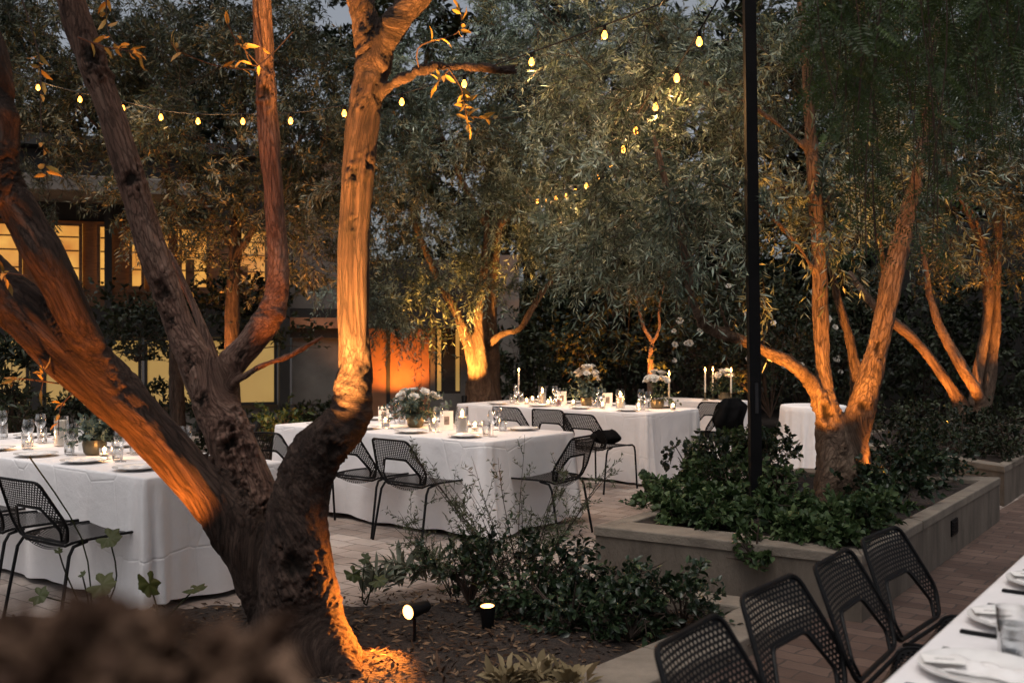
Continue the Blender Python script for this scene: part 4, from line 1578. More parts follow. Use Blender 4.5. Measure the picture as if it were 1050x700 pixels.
side = [(386, 100, 4.76, 17), (410, 84, 4.7, 12.5), (440, 72, 4.65, 11), (475, 70, 4.6, 10), (510, 74, 4.6, 9.5), (531, 76, 4.6, 8)]
side2 = [(512, 73, 4.6, 7), (525, 70, 4.6, 6), (533, 67, 4.6, 4.5)]
rootl = [(300, 640, 4.85, 90), (262, 668, 4.7, 55), (225, 690, 4.6, 36)]
rootr = [(315, 650, 4.7, 80), (345, 685, 4.55, 46), (372, 712, 4.45, 30)]
def slim(lb, k):
    return [(a, b, d, w_ * k) for a, b, d, w_ in lb]


limbs = [px_limb(slim(x, k)) for x, k in ((lean, .80), (cross, .84), (front, .93), (frontr, .93), (side, .9), (side2, .9), (rootl, .9), (rootr, .9))]
limbs2 = [px_limb(slim(x, k)) for x, k in ((mid, .84), (midr, .84), (thin, .9), (thin2, .9))]
# extend the first limb down into the ground
sp = lambda px, py, d: tuple(at(px, py, d))
scars = [(sp(240, 448, 4.93), .075, .045), (sp(252, 478, 4.93), .04, .03), (sp(262, 505, 4.9), .05, .03), (sp(192, 372, 5.05), .035, .012), (sp(165, 300, 5.1), .045, .015),
         (sp(205, 415, 5.02), .03, .012), (sp(255, 352, 5.1), .028, .01), (sp(247, 365, 5.1), .025, .01), (sp(175, 330, 5.12), .022, .008), (sp(362, 180, 4.66), .025, .008),
         (sp(378, 170, 4.67), .03, .01), (sp(360, 230, 4.65), .02, .007), (sp(376, 32, 4.68), .03, .01), (sp(366, 105, 4.67), .022, .007), (sp(105, 60, 5.12), .05, .02), (sp(93, 62, 5.1), .06, .01),
         (sp(135, 185, 5.12), .04, .012), (sp(270, 95, 5.24), .035, .012), (sp(276, 70, 5.24), .03, .01), (sp(340, 470, 4.6), .05, .02), (sp(296, 450, 4.7), .03, .01), (sp(305, 585, 4.6), .06, .03), (sp(286, 625, 4.6), .05, .02)]
trunk('trunk', limbs, 'bark', T1, voxel=.012, rough=.012, scars=scars, seed=1.3)
trunk('trunk', limbs2, 'bark_pale', T1, voxel=.012, rough=.009, scars=scars, seed=4.7)
# unseen crown, thickened to shade trunk and bed; golden sprigs hang into view
fol = foliage([(-1.6, 4.6, 4.3, .8), (-.4, 4.6, 4.4, .8), (-2.4, 4.4, 4.4, .8), (-.9, 5.4, 4.6, .8), (.3, 5.0, 4.4, .7), (-2.2, 5.4, 4.3, .7), (-3.6, 4.1, 3.6, .8), (-1.6, 3.6, 3.9, .8), (-.5, 3.6, 3.9, .8), (-2.8, 3.4, 3.9, .8)], 170, .35, 14, .08, .018)
add_crown(T1, fol, 'olive')


def sprig_set(parent, specs, L, W, mat, kind='broad', name='hanging_leaves', stem='bark', r=.004):
    """specs: (polyline of world points, leaf count): leaves along hanging sprigs"""
    LV, LF, LT = [], [], []
    q = MB()
    off = 0
    for pts, n in specs:
        pts, _ = resample([(*p_, 0) for p_ in pts], 14)
        pts = pts[:, :3]
        q.tube(pts, [r * (1 - .6 * i / 13) for i in range(14)], 5)
        t = rng.uniform(.25, 1, n)
        i0 = np.clip((t * 12.9).astype(int), 0, 12)
        P = pts[i0] + (pts[i0 + 1] - pts[i0]) * (t * 12.9 - i0)[:, None]
        tan = unit(pts[i0 + 1] - pts[i0])
        D = unit(tan * .5 + rng.normal(size=(n, 3)) * .7 + np.array([0, 0, -.1]))
        v, f, k = leaf_geo(P, D, rng.normal(size=(n, 3)) + np.array([0, 0, .6]), L * rng.uniform(.7, 1.25, n), W * rng.uniform(.8, 1.2, n), .15, kind)
        LV.append(v); LF.append(f + off); off += len(v); LT.append(np.repeat(np.clip(rng.normal(.5, .25, n), 0, 1), k))
    mk(name, np.concatenate(LV), np.concatenate(LF), mat, parent, False, np.concatenate(LT), world=True)
    q.build('hanging_foliage', stem, parent, world=True)


A_ = lambda *q: [at(*x) for x in q]
sprig_set(T1, [(A_((15, -20, 4.2), (40, 60, 4.15), (42, 130, 4.1), (50, 200, 4.1)), 16),
               (A_((110, -30, 4.2), (110, 30, 4.15), (125, 52, 4.1), (150, 60, 4.1)), 15),
               (A_((80, 40, 4.1), (108, 50, 4.1), (140, 55, 4.1)), 7),
               (A_((270, 74, 5.2), (225, 70, 4.8), (185, 55, 4.5), (175, 45, 4.4)), 10),
               (A_((270, 74, 5.2), (240, 40, 4.6), (232, 20, 4.5)), 6),
               (A_((300, 35, 5.2), (262, 70, 4.9), (245, 35, 4.6), (240, 60, 4.6)), 6),
               (A_((430, 74, 4.65), (430, 50, 4.6), (470, 35, 4.6), (472, 10, 4.6)), 10),
               (A_((460, 72, 4.6), (474, 95, 4.6), (478, 120, 4.6), (482, 140, 4.6)), 18),
               (A_((462, 72, 4.6), (450, 85, 4.6), (442, 95, 4.6)), 7),
               (A_((478, 120, 4.6), (500, 124, 4.6), (525, 122, 4.6)), 5),
               (A_((60, 395, 4.55), (20, 390, 4.3), (12, 395, 4.2)), 5),
               (A_((10, 295, 4.4), (4, 282, 4.2), (30, 285, 4.15)), 7),
               (A_((75, 405, 4.55), (62, 420, 4.5), (60, 448, 4.45)), 5),
               (A_((40, 370, 4.5), (45, 385, 4.4), (40, 410, 4.4)), 4)], .062, .019, 'golden')

# --- planter tree
T3 = thing('olive_tree', 'orange-lit olive tree with spreading limbs growing in the big planter', 'tree', at(862, 515, 7.5))
L3 = [[(858, 545, 7.45, 62), (858, 500, 7.45, 52), (857, 465, 7.48, 46), (852, 438, 7.5, 36), (846, 400, 7.5, 22), (842, 350, 7.5, 20), (841, 290, 7.5, 18), (838, 230, 7.5, 18), (833, 160, 7.5, 16), (828, 80, 7.5, 13), (820, -20, 7.5, 10)],
      [(852, 455, 7.48, 26), (842, 418, 7.46, 20), (830, 393, 7.45, 18), (812, 376, 7.42, 17), (785, 362, 7.4, 15), (750, 347, 7.3, 14), (724, 336, 7.25, 13), (710, 312, 7.2, 12), (703, 272, 7.2, 10), (690, 220, 7.2, 8), (670, 140, 7.2, 6)],
      [(880, 545, 7.55, 46), (878, 500, 7.55, 38), (876, 455, 7.5, 33), (889, 400, 7.45, 29), (903, 345, 7.45, 27), (915, 290, 7.45, 24), (927, 235, 7.45, 21), (942, 175, 7.4, 17), (955, 90, 7.4, 12), (962, 10, 7.4, 9)],
      [(872, 470, 7.7, 26), (879, 410, 7.8, 20), (872, 352, 7.85, 13), (858, 305, 7.9, 10), (845, 250, 7.9, 7)],
      [(880, 405, 7.8, 14), (893, 355, 7.9, 11), (908, 300, 8.0, 8), (900, 240, 8, 6)],
      [(845, 545, 7.35, 30), (848, 500, 7.36, 24), (851, 455, 7.42, 18)], [(895, 545, 7.6, 26), (888, 495, 7.58, 20), (884, 450, 7.55, 16)],
      [(841, 290, 7.5, 9), (815, 250, 7.4, 6), (780, 215, 7.3, 5), (740, 190, 7.2, 3.5)],
      [(838, 230, 7.5, 9), (860, 180, 7.6, 7), (880, 110, 7.7, 5)],
      [(750, 347, 7.3, 6), (735, 300, 7.2, 4), (745, 260, 7.1, 3)],
      [(833, 160, 7.5, 9), (770, 110, 7.6, 6), (700, 80, 7.8, 4), (640, 70, 8, 3)]]
sc3 = [(sp(848, 425, 7.38), .06, .03), (sp(842, 355, 7.42), .03, .008), (sp(839, 300, 7.42), .025, .006), (sp(868, 470, 7.28), .05, .03), (sp(900, 360, 7.36), .04, .012), (sp(885, 420, 7.35), .05, .015), (sp(850, 395, 7.42), .02, .006)]
trunk('trunk', [px_limb([(a, b, d, w_ * .88) for a, b, d, w_ in x]) for x in L3], 'bark_far', T3, voxel=.017, rough=.012, scars=sc3, seed=5.1)
bl3 = [bl(690, 195, 7.3, .62), bl(640, 150, 8.0, .75), bl(735, 235, 7.1, .5), bl(790, 195, 7.4, .6), bl(655, 55, 8.0, .85), bl(740, 95, 8.0, .85), bl(815, 120, 7.9, .75), bl(800, 25, 8.0, .85),
       bl(880, 185, 7.9, .6), bl(870, 75, 8.0, .85), bl(950, 130, 8.0, .6, .6), bl(705, 262, 7.2, .3), bl(600, 220, 8.3, .5), bl(765, 268, 7.1, .24), bl(850, 215, 7.2, .35), bl(940, 215, 8.0, .5), bl(560, 60, 8.3, .6, .7), bl(630, 262, 7.9, .35), bl(990, 20, 8, .8, .7)]
add_crown(T3, foliage(bl3, 290, .36, 20, .08, .0145, droop=.45), 'olive')

# --- tree behind the rear table
T2 = thing('olive_tree', 'pale-leaved olive with forked glowing trunk behind the rear table', 'tree', at(492, 420, 14))
L2 = [[(493, 440, 14, 44), (492, 400, 14, 30), (487, 375, 13.95, 17), (473, 335, 13.9, 11), (461, 309, 13.9, 10), (445, 280, 13.9, 8), (425, 230, 13.8, 6)],
      [(492, 400, 13.95, 22), (493, 368, 13.9, 13), (491, 340, 13.9, 10), (492, 312, 13.9, 9), (497, 270, 13.8, 7), (500, 200, 13.7, 5)],
      [(500, 415, 14.2, 28), (501, 365, 14.3, 22), (501, 310, 14.3, 17), (508, 250, 14.3, 12), (520, 150, 14, 8)],
      [(501, 355, 14.1, 9), (515, 344, 14, 7.5), (533, 339, 13.9, 7), (546, 318, 13.8, 6.5), (565, 291, 13.7, 6), (595, 266, 13.6, 5.5), (630, 235, 13.4, 4)],
      [(508, 250, 14.3, 8), (470, 180, 14, 6), (440, 110, 13.5, 5)], [(508, 240, 14.2, 8), (560, 170, 13.8, 6), (600, 120, 13.4, 5)]]
trunk('trunk', [px_limb(x) for x in L2], 'bark_far', T2, voxel=.024, rough=.012, seed=8.8)
bl2 = [bl(420, 255, 13.3, .8), bl(520, 255, 13.6, .8), bl(565, 205, 13.2, 1.0), bl(470, 175, 13, 1.1), bl(415, 130, 12.6, 1.1), bl(545, 110, 12.6, 1.1), bl(612, 150, 12.6, 1.0),
       bl(480, 55, 12.6, 1.1, .6), bl(400, 300, 13.5, .55), bl(610, 245, 13.2, .6), bl(655, 262, 13, .5), bl(370, 215, 13, .8), bl(570, 25, 12.8, 1.0, .8), bl(500, 285, 13.4, .35), bl(440, 310, 13.4, .35), bl(665, 205, 12.6, .8), bl(640, 60, 13, 1.1), bl(395, 325, 14.5, .4), bl(365, 300, 14.5, .45), bl(430, 335, 15, .35, .7)]
add_crown(T2, foliage(bl2, 330, .42, 20, .09, .018, droop=.4), 'olive')

# --- right back tree
T4 = thing('olive_tree', 'leaning orange-lit tree in the second planter at far right', 'tree', at(992, 450, 12.7))
L4 = [[(992, 462, 12.7, 54), (991, 435, 12.7, 34), (978, 405, 12.7, 16), (947, 360, 12.7, 14), (917, 332, 12.7, 13), (893, 312, 12.7, 11), (870, 280, 12.7, 8)],
      [(998, 440, 12.6, 28), (1006, 415, 12.55, 15), (986, 378, 12.5, 15), (966, 342, 12.5, 11), (953, 303, 12.5, 9), (950, 280, 12.5, 7), (940, 230, 12.5, 5)],
      [(1000, 440, 12.8, 22), (1000, 405, 12.85, 14), (1007, 360, 12.9, 13), (1013, 310, 12.9, 13), (1006, 250, 12.9, 12), (985, 205, 12.9, 8), (960, 150, 12.9, 6)],
      [(1010, 420, 13, 18), (1020, 340, 13, 14), (1022, 250, 13, 12), (1030, 150, 13, 8)], [(1008, 262, 12.8, 7), (1000, 225, 12.7, 5), (975, 190, 12.6, 4)]]
trunk('trunk', [px_limb([(a, b, d, w_ * .82) for a, b, d, w_ in x]) for x in L4], 'bark_far', T4, voxel=.024, rough=.014, seed=3.3)
bl4 = [bl(930, 250, 12.8, .7), bl(1000, 215, 12.8, .8), bl(1050, 250, 12.6, .8), bl(960, 160, 12.6, 1.0), bl(1040, 130, 12.6, 1.1), bl(880, 250, 13, .6), bl(1030, 290, 12.4, .35), bl(900, 120, 13, 1.0), bl(1000, 40, 13, 1.2), bl(1080, 200, 12.5, 1.0)]
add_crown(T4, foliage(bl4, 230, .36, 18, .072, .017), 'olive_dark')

# --- trees in front of the building
T5 = thing('olive_tree', 'dark dense tree with upright trunk between the left windows', 'tree', at(238, 440, 12))
L5 = [[(238, 452, 12, 24), (238, 400, 12, 16), (238, 330, 12, 15), (241, 260, 12, 13), (246, 180, 12, 10), (250, 80, 12, 7)], [(240, 270, 12, 9), (275, 210, 11.8, 7), (310, 140, 11.6, 5)], [(241, 260, 12, 9), (200, 190, 12, 7), (170, 130, 12, 5)]]
trunk('trunk', [px_limb(x) for x in L5], 'bark_dark', T5, voxel=.024, rough=.01, seed=2.2)
bl5 = [bl(150, 190, 11.5, .75), bl(210, 160, 11.5, .8), bl(320, 170, 11.5, .75), bl(200, 90, 11.8, 1.0), bl(320, 80, 11.8, 1.0), bl(280, 30, 12, 1.0), bl(180, 250, 11.8, .45, .7), bl(330, 230, 11.8, .5, .8), bl(235, 225, 11.6, .45), bl(180, 20, 12, 1.0), bl(300, 262, 11.9, .3, .6), bl(350, 150, 11.8, .8), bl(312, 212, 11.7, .5), bl(285, 200, 11.8, .4), bl(345, 285, 12.4, .3, .7), bl(215, 268, 12.2, .3, .8), bl(272, 290, 12.2, .3, .9), bl(190, 305, 12.6, .3, .8), bl(315, 300, 12.6, .25, .6), bl(95, 300, 13, .3, .6)]
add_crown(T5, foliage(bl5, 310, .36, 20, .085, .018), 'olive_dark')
T6 = thing('olive_tree', 'dark tree with slim straight trunk left of the lit windows', 'tree', at(182, 440, 13))
L6 = [[(182, 446, 13, 18), (180, 360, 13, 13), (178, 260, 13, 11), (172, 180, 13, 9), (150, 80, 13, 6)], [(178, 250, 13, 7), (130, 170, 12.6, 5), (80, 110, 12.2, 4)], [(45, 200, 11.6, 3), (20, 200, 11.3, 4), (40, 165, 11.5, 3)]]
trunk('trunk', [px_limb(x) for x in L6[:2]], 'bark_dark', T6, voxel=.024, rough=.01, seed=6.2)
bl6 = [bl(60, 60, 12, 1.0), bl(120, 30, 12.3, 1.0), bl(20, 140, 11.8, .7), bl(85, 140, 12, .7, .8), bl(0, 20, 12, 1.0), bl(130, 110, 12.2, .8), bl(60, 195, 12.2, .35, .6), bl(-40, 90, 12, 1.0)]
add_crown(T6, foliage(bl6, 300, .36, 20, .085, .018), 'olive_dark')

# --- pepper tree overhanging from the right, close to the camera
T7 = thing('pepper_tree', 'soft green pepper tree hanging down at upper right, close to the camera', 'tree', (2.9, 2.9, 0))
L7 = [[(2.9, 2.9, -.1, .2), (2.85, 2.95, 1.0, .15), (2.7, 3.05, 2.4, .12), (2.3, 3.2, 3.2, .08), (1.6, 3.4, 3.5, .05), (.9, 3.5, 3.55, .02)], [(2.6, 3.1, 2.7, .07), (2.2, 3.0, 3.1, .05), (1.7, 3.0, 3.2, .03)]]
trunk('trunk', L7, 'bark', T7, voxel=.022, rough=.012, seed=9.9)
LV, LF, LT = [], [], []
off = 0
stems = MB()
for k in range(115):
    px = rng.uniform(825, 1085); d = rng.uniform(3.4, 5.6)
    bot = rng.uniform(30, 235) * (1 if 850 < px < 980 else .8) + (30 if 880 < px < 960 else 0)
    top = at(px + rng.uniform(-15, 15), -60, d); low = at(px, bot, d)
    n = 16
    pts = [top + (low - top) * t + np.array([.03 * math.sin(3 * t + k), .02 * math.cos(4 * t + k), 0]) for t in np.linspace(0, 1, n)]
    stems.tube(pts, .0022, 4)
    m = 11
    for j in range(2, n):
        if rng.random() < .15: continue
        # one pinnate frond
        fd = unit(np.array([rng.normal(), rng.normal() * .8, -1.0 + rng.normal() * .4])); fl = rng.uniform(.12, .22)
        sd = unit(np.cross(fd, rng.normal(size=3)))
        tt = np.linspace(.1, 1, m)
        P = np.array(pts[j]) + fd * (fl * tt)[:, None]
        for sg in (1, -1):
            v, f, kv = leaf_geo(P, fd * .5 + sg * sd, np.tile(np.cross(fd, sd), (m, 1)) + rng.normal(size=(m, 3)) * .3, .038 * (1.1 - .5 * tt), np.full(m, .0075), .05)
            LV.append(v); LF.append(f + off); off += len(v); LT.append(np.full(len(v), np.clip(rng.normal(.5, .2), 0, 1)))
(ov, of, ot), _t = foliage([(x_, y_, 3.2 + .27 * y_ + (x_ % .7) * .5, 1.0) for x_ in (1.2, 2.5, 3.8) for y_ in (1.6, 3.0, 4.6, 6.0)], 120, .45, 16, .09, .022, droop=.8)  # unseen crown blobs added overhead to shade the right side
LV.append(ov); LF.append(of + off); LT.append(ot)
mk('crown', np.concatenate(LV), np.concatenate(LF), 'pepper', T7, False, np.concatenate(LT), world=True)
stems.build('stems', 'bark', T7, world=True)

# --- small lit plants at the back
T8 = thing('young_tree', 'thin young tree with forked glowing stem behind the rear table flowers', 'tree', at(667, 412, 16))
trunk('trunk', [px_limb(x) for x in [[(667, 420, 16, 8), (667, 370, 16, 6), (668, 352, 16, 5), (660, 338, 16, 4), (655, 318, 16, 3), (650, 290, 16, 2)], [(668, 354, 16, 5), (676, 340, 16, 4), (676, 318, 16, 3), (682, 290, 16, 2)]]], 'bark_far', T8, voxel=.02, rough=.006, seed=4.4)
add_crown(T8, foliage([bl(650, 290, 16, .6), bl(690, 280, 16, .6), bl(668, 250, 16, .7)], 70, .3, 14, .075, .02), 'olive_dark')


def bush(label, c, r, n, per, L, W, mat, h=.7, name='shrub', cat='shrub', group=None, kind='broad', stem='bark_dark', tl=.45, shell=.1):
    """c: ground point; a rounded, uneven plant"""
    t = thing(name, label, cat, c, 0, group)
    bs = []
    for k in range(6):
        a = random.uniform(0, 6.28); rr = r * random.uniform(.1, .6)
        bs.append((c[0] + rr * math.cos(a), c[1] + rr * math.sin(a), c[2] + h * random.uniform(.35, .75), r * random.uniform(.4, .6)))
    tot = sum(b[3] ** 2 for b in bs)
    fol = foliage(bs, n / tot, tl * r, per, L, W, droop=.25, kind=kind, up=.5, shell=shell, flat=(1, 1, h / r * .8), spray=3)
    (lv, lf, lt), (tv, tf) = fol
    lv = lv.copy(); lv[:, 2] = np.maximum(lv[:, 2], c[2] + .01)
    tv = tv.copy(); tv[:, 2] = np.maximum(tv[:, 2], c[2] + .005)
    mk('leaves', lv, lf, mat, t, False, lt, world=True)
    q = MB()
    for b in bs:
        for _ in range(3):
            e_ = np.array(b[:3]) + rng.normal(size=3) * b[3] * .4
            q.tube([c, np.array(c) + (e_ - c) * .5 + np.array([0, 0, .05 * h]), e_], [.008, .006, .003], 5)
    q.v += [tuple(x) for x in tv]
    base = len(q.v) - len(tv)
    q.f += [tuple(int(i) + base for i in f) for f in tf]
    q.build('stems', stem, t, world=True)
    return t


bush('golden-lit shrub glowing at the back left of the rear table flowers', at(598, 425, 16.6), .75, 150, 12, .09, .045, 'hedge', 1.5)
# rose bushes with white blooms behind the black post
for i, (px, py, d, r, h, lab) in enumerate([(725, 425, 14.8, .8, 1.7, 'white rose bush behind the taper candles'), (790, 430, 14.0, .9, 1.9, 'white rose bush between the black post and the lit tree'), (850, 430, 14.6, .8, 1.6, 'dark rose bush behind the small round table')]):
    t = bush(lab, at(px, py, d), r, 170, 10, .07, .045, 'hedge', h, 'rose_bush', 'rose bush', 'rose bushes')
    mV, mF, mT = [], [], []
    for k in range(8):
        c = np.array([random.uniform(-r, r) * .75, -r * random.uniform(.2, .55), h * random.uniform(.3, .95)])
        rose(mV, mF, mT, c, random.uniform(.04, .065), (random.uniform(-.3, .3), -1, .5))
    mk('blooms', np.array(mV), mF, 'petal', t, True, mT)

# dark planting at the back
hx = [(545, 15.6, 1.0, 1.9), (575, 18.2, 1.2, 2.4), (640, 17.6, 1.2, 2.6), (700, 17.6, 1.2, 2.6), (760, 17, 1.2, 2.6), (830, 17, 1.2, 2.4), (890, 16.6, 1.2, 2.5), (945, 16.2, 1.2, 2.5), (1010, 16, 1.2, 2.6), (1075, 15.5, 1.2, 2.6)]
for i, (px, d, r, h) in enumerate(hx):
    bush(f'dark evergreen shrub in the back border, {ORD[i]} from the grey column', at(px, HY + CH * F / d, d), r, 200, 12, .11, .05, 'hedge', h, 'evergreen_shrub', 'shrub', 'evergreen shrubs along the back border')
bl_b = []
for x in np.arange(-11, 15, 1.5):
    for z in np.arange(2.2, 8.2, 1.35):
        if x < -1.5 and z < 4.6: continue
        right = x > 3.5
        den = 1.25 if (right or z < 4.2) else (.8 if z > 5.6 and x < 1.5 else 1.0)
        bl_b.append((x + rng.uniform(-.5, .5), 20.5 + rng.uniform(-.9, .9), z + rng.uniform(-.3, .3), 1.15, den))
fol = foliage(bl_b, 110, .6, 14, .19, .075, droop=.4)
tb = thing('background_trees', 'far-off mass of dark tree foliage closing the garden behind everything', 'trees', (0, 20.5, 0))
tb['kind'] = 'stuff'
(lv, lf, lt), (tv, tf) = fol
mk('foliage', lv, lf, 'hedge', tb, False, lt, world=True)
q = MB()
for x in np.arange(-2, 15, 2.2):
    q.tube([(x, 20.8, -.1), (x + .2, 20.9, 2.5), (x - .1, 20.8, 5), (x + .3, 20.6, 7.5)], [.16, .13, .09, .04], 8)
q.build('trunks', 'bark_dark', tb, world=True)

# back boundary wall
wl = thing('garden_wall', 'dark plastered boundary wall behind the back border', 'wall', (6, 22, 0))
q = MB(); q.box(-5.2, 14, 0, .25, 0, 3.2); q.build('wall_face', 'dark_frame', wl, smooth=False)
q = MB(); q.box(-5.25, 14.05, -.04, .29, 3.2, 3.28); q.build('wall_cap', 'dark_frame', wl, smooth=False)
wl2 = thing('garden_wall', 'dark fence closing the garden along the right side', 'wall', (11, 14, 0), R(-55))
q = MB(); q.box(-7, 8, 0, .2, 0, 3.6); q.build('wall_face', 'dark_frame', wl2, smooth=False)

# ================================================================== BUILDING
bx0, by0 = at(-70, 351, 15.6)[:2]; bx1, by1 = at(352, 351, 17.6)[:2]
bd_ = np.array([bx1 - bx0, by1 - by0]); BLn = np.linalg.norm(bd_); brz = math.atan2(bd_[1], bd_[0])
H_ = thing('restaurant_building', 'two-storey building with yellow lit windows at left behind the trees', 'building', (bx0, by0, 0), brz)


def bxp(px):
    """local x on the facade at photo column px"""
    k = (px - CX) / F
    u = bd_ / BLn
    return (k * by0 - bx0) / (u[0] - k * u[1])


def zat(py, lx):
    d = by0 + bd_[1] / BLn * lx
    return CH - (py - HY) / F * d


zb, zt = .42, 1.56
# walls: base, band between storeys, right pier
q = MB(); q.box(-2, BLn + .1, .06, .4, 0, zb - .003); q.build('base_wall', 'render_wall', H_, smooth=False)
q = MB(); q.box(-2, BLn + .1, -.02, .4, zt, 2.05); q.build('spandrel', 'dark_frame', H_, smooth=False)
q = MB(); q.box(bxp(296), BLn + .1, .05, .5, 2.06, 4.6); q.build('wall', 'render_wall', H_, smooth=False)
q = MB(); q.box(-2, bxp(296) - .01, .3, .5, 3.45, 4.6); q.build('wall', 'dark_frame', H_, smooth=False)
q = MB(); q.box(bxp(280), BLn + .4, -.09, -.025, 1.72, 1.9); q.build('beam', 'rust_wall', H_, smooth=False)
# roof and eave
q = MB(); q.prism([(-2, -1.2), (bxp(215), -1.2), (bxp(215), .6), (-2, .6)], 3.75, 3.98, .02); q.build('eave', 'render_wall', H_, smooth=False)
q = MB(); q.box(-2, BLn + .3, .0, 6, 4.62, 4.8); q.build('roof', 'dark_frame', H_, smooth=False)
# ground-floor glazing
for a, b in [(-2.0, bxp(30)), (bxp(44), bxp(145)), (bxp(148), bxp(236)), (bxp(240), bxp(284))]:
    w = MB().box(a, b, .02, .06, zb, zt - .002).build('window', 'lit_blind', H_, smooth=False)
    fr = MB()
    fr.box(a, b, -.01, .018, zb, zb + .05); fr.box(a, b, -.01, .018, zt - .055, zt - .004)
    fr.box(a, a + .05, -.012, .017, zb + .052, zt - .058); fr.box(b - .05, b, -.012, .017, zb + .052, zt - .058)
    fr.build('frame', 'dark_frame', w, smooth=False)
q = MB(); q.box(bxp(31), bxp(43), -.05, .05, zb, zt - .004); q.build('pier', 'dark_frame', H_, smooth=False)
q = MB(); q.box(bxp(300), BLn, .04, .1, zb, zt - .004); q.build('wall_panel', 'render_wall', H_, smooth=False)
# columns
for px, wpx in ((112, 7), (290, 11)):
    x = bxp(px); hw = wpx / F * 16.5 / 2
    q = MB(); q.box(x - hw, x + hw, -.30, -.30 + 2 * hw, 0.0, 3.745); q.build('column', 'dark_frame', H_, smooth=False)
# upper-floor windows
for a, b in [(-1.6, bxp(22)), (bxp(52), bxp(84)), (bxp(99), bxp(112)), (bxp(132), bxp(148)), (bxp(155), bxp(215)), (bxp(240), bxp(275))]:
    w = MB().box(a, b, .10, .14, 2.35, 3.40).build('window', 'lit_room', H_, smooth=False)
    fr = MB()
    fr.box(a, b, .06, .098, 2.35, 2.40); fr.box(a, b, .06, .098, 3.35, 3.40)
    fr.box(a, a + .05, .058, .097, 2.402, 3.348); fr.box(b - .05, b, .058, .0965, 2.402, 3.348)
    if b - a > .8:
        fr.box((a + b) / 2 - .02, (a + b) / 2 + .02, .06, .096, 2.402, 3.348)
    kk_ = 0
    for zz in (2.66, 2.94, 3.16):
        fr.box(a + .055, b - .055, .066 + kk_ * .001, .094, zz, zz + .022); kk_ += 1
    dk = MB()
    xx = a + .09
    while xx < b - .2:
        ww = random.uniform(.08, .22)
        dk.box(xx, xx + ww, .0965, .0985, 2.405, 2.405 + random.uniform(.12, .5)); xx += ww + random.uniform(.05, .3)
    if dk.v:
        dk.build('room_furniture', 'timber', w, smooth=False)
    fr.build('frame', 'timber', w, smooth=False)
    sh = MB().box(a - .03, b + .03, .02, .14, 2.30, 2.347); sh.build('sill', 'timber', w, smooth=False)
q = MB(); q.box(-2, bxp(296) - .01, .16, .5, 2.06, 3.44); q.build('wall', 'timber', H_, smooth=False)

# lower wing with rust wall, dim window and grey column
W2 = thing('garden_wing', 'low wing with an orange-lit rust wall and a dim window at the back', 'building', (*at(352, 351, 18.2)[:2], 0), R(2))
wx = lambda px: (px - 352) / F * 18.2
q = MB(); q.box(0, wx(440), 0, .3, 0, 1.72); q.build('rust_wall', 'rust_wall', W2, smooth=False)
q = MB(); q.box(wx(440) + .01, wx(500), .02, .3, 0, .55); q.box(wx(440) + .01, wx(446), .02, .3, .553, 1.72); q.box(wx(472), wx(500), .02, .3, .553, 1.72); q.build('wall', 'render_wall', W2, smooth=False)
w = MB().box(wx(446) + .003, wx(472) - .003, .08, .12, .556, 1.72).build('window', 'dim_glass', W2, smooth=False)
q = MB(); q.box(wx(448), wx(452), .05, .078, .6, 1.7); q.box(wx(467), wx(471), .05, .078, .6, 1.7); q.build('lit_curtain', 'lit_blind', w, smooth=False)
q = MB(); q.box(-.3, wx(505), -.5, .5, 1.722, 1.98); q.build('canopy', 'dark_frame', W2, smooth=False)
q = MB(); q.box(wx(396), wx(400), -.02, -.004, .02, 1.71); q.build('wall_joint', 'dark_frame', W2, smooth=False)
q = MB(); q.box(wx(505), wx(531), -.6, .1, 0, 3.0); q.build('column', 'render_wall', W2, smooth=False)
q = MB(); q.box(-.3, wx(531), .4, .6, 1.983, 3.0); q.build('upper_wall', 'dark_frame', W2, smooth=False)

# low hedge and plants before the building
for i, (px, d, r, h) in enumerate([(20, 13.6, .7, .75), (80, 13.8, .7, .7), (150, 13.8, .7, .75), (215, 13.2, .6, .6), (290, 13.2, .55, .55), (345, 14.4, .6, .6)]):
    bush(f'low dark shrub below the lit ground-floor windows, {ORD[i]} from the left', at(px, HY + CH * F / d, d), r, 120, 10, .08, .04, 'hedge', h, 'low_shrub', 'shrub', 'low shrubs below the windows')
bush('golden-lit low plant left of the centre table', at(275, 478, 10.9), .42, 110, 9, .06, .035, 'cover', .62, 'shrub', 'shrub')
# climbing plant over the windows
bush('dark climbing plant hanging across the left windows', at(140, 351, 14.2) - np.array([0, 0, .3]), 1.1, 190, 9, .09, .055, 'hedge', .75, 'climbing_plant', 'climber')
bush('dark climbing plant across the middle windows', at(255, 330, 13.6) - np.array([0, 0, .4]), .9, 200, 9, .09, .055, 'hedge', .9, 'climbing_plant', 'climber')
bush('dark potted palm-like shrub at the left edge', at(8, 470, 9.6), .45, 130, 10, .10, .03, 'hedge', 1.25, 'tall_shrub', 'shrub')

# ================================================================== PLANTS NEAR THE CAMERA
sh = [(482, 618, 5.6, .34, .36), (548, 622, 5.5, .34, .30), (605, 622, 5.45, .32, .27), (655, 632, 5.3, .30, .24), (700, 645, 5.15, .28, .22), (585, 645, 5.1, .28, .20), (645, 655, 4.95, .27, .19)]
for i, (px, py, d, r, h) in enumerate(sh):
    bush(f'glossy dark green shrub in the mulch bed, {ORD[i]} of its row from the glowing spotlight', at(px, HY + (CH - .05) * F / d, d), r, 70, 11, .046, .026, 'shrub', h, 'leafy_shrub', 'shrub', 'glossy shrubs in the near bed', tl=.55)


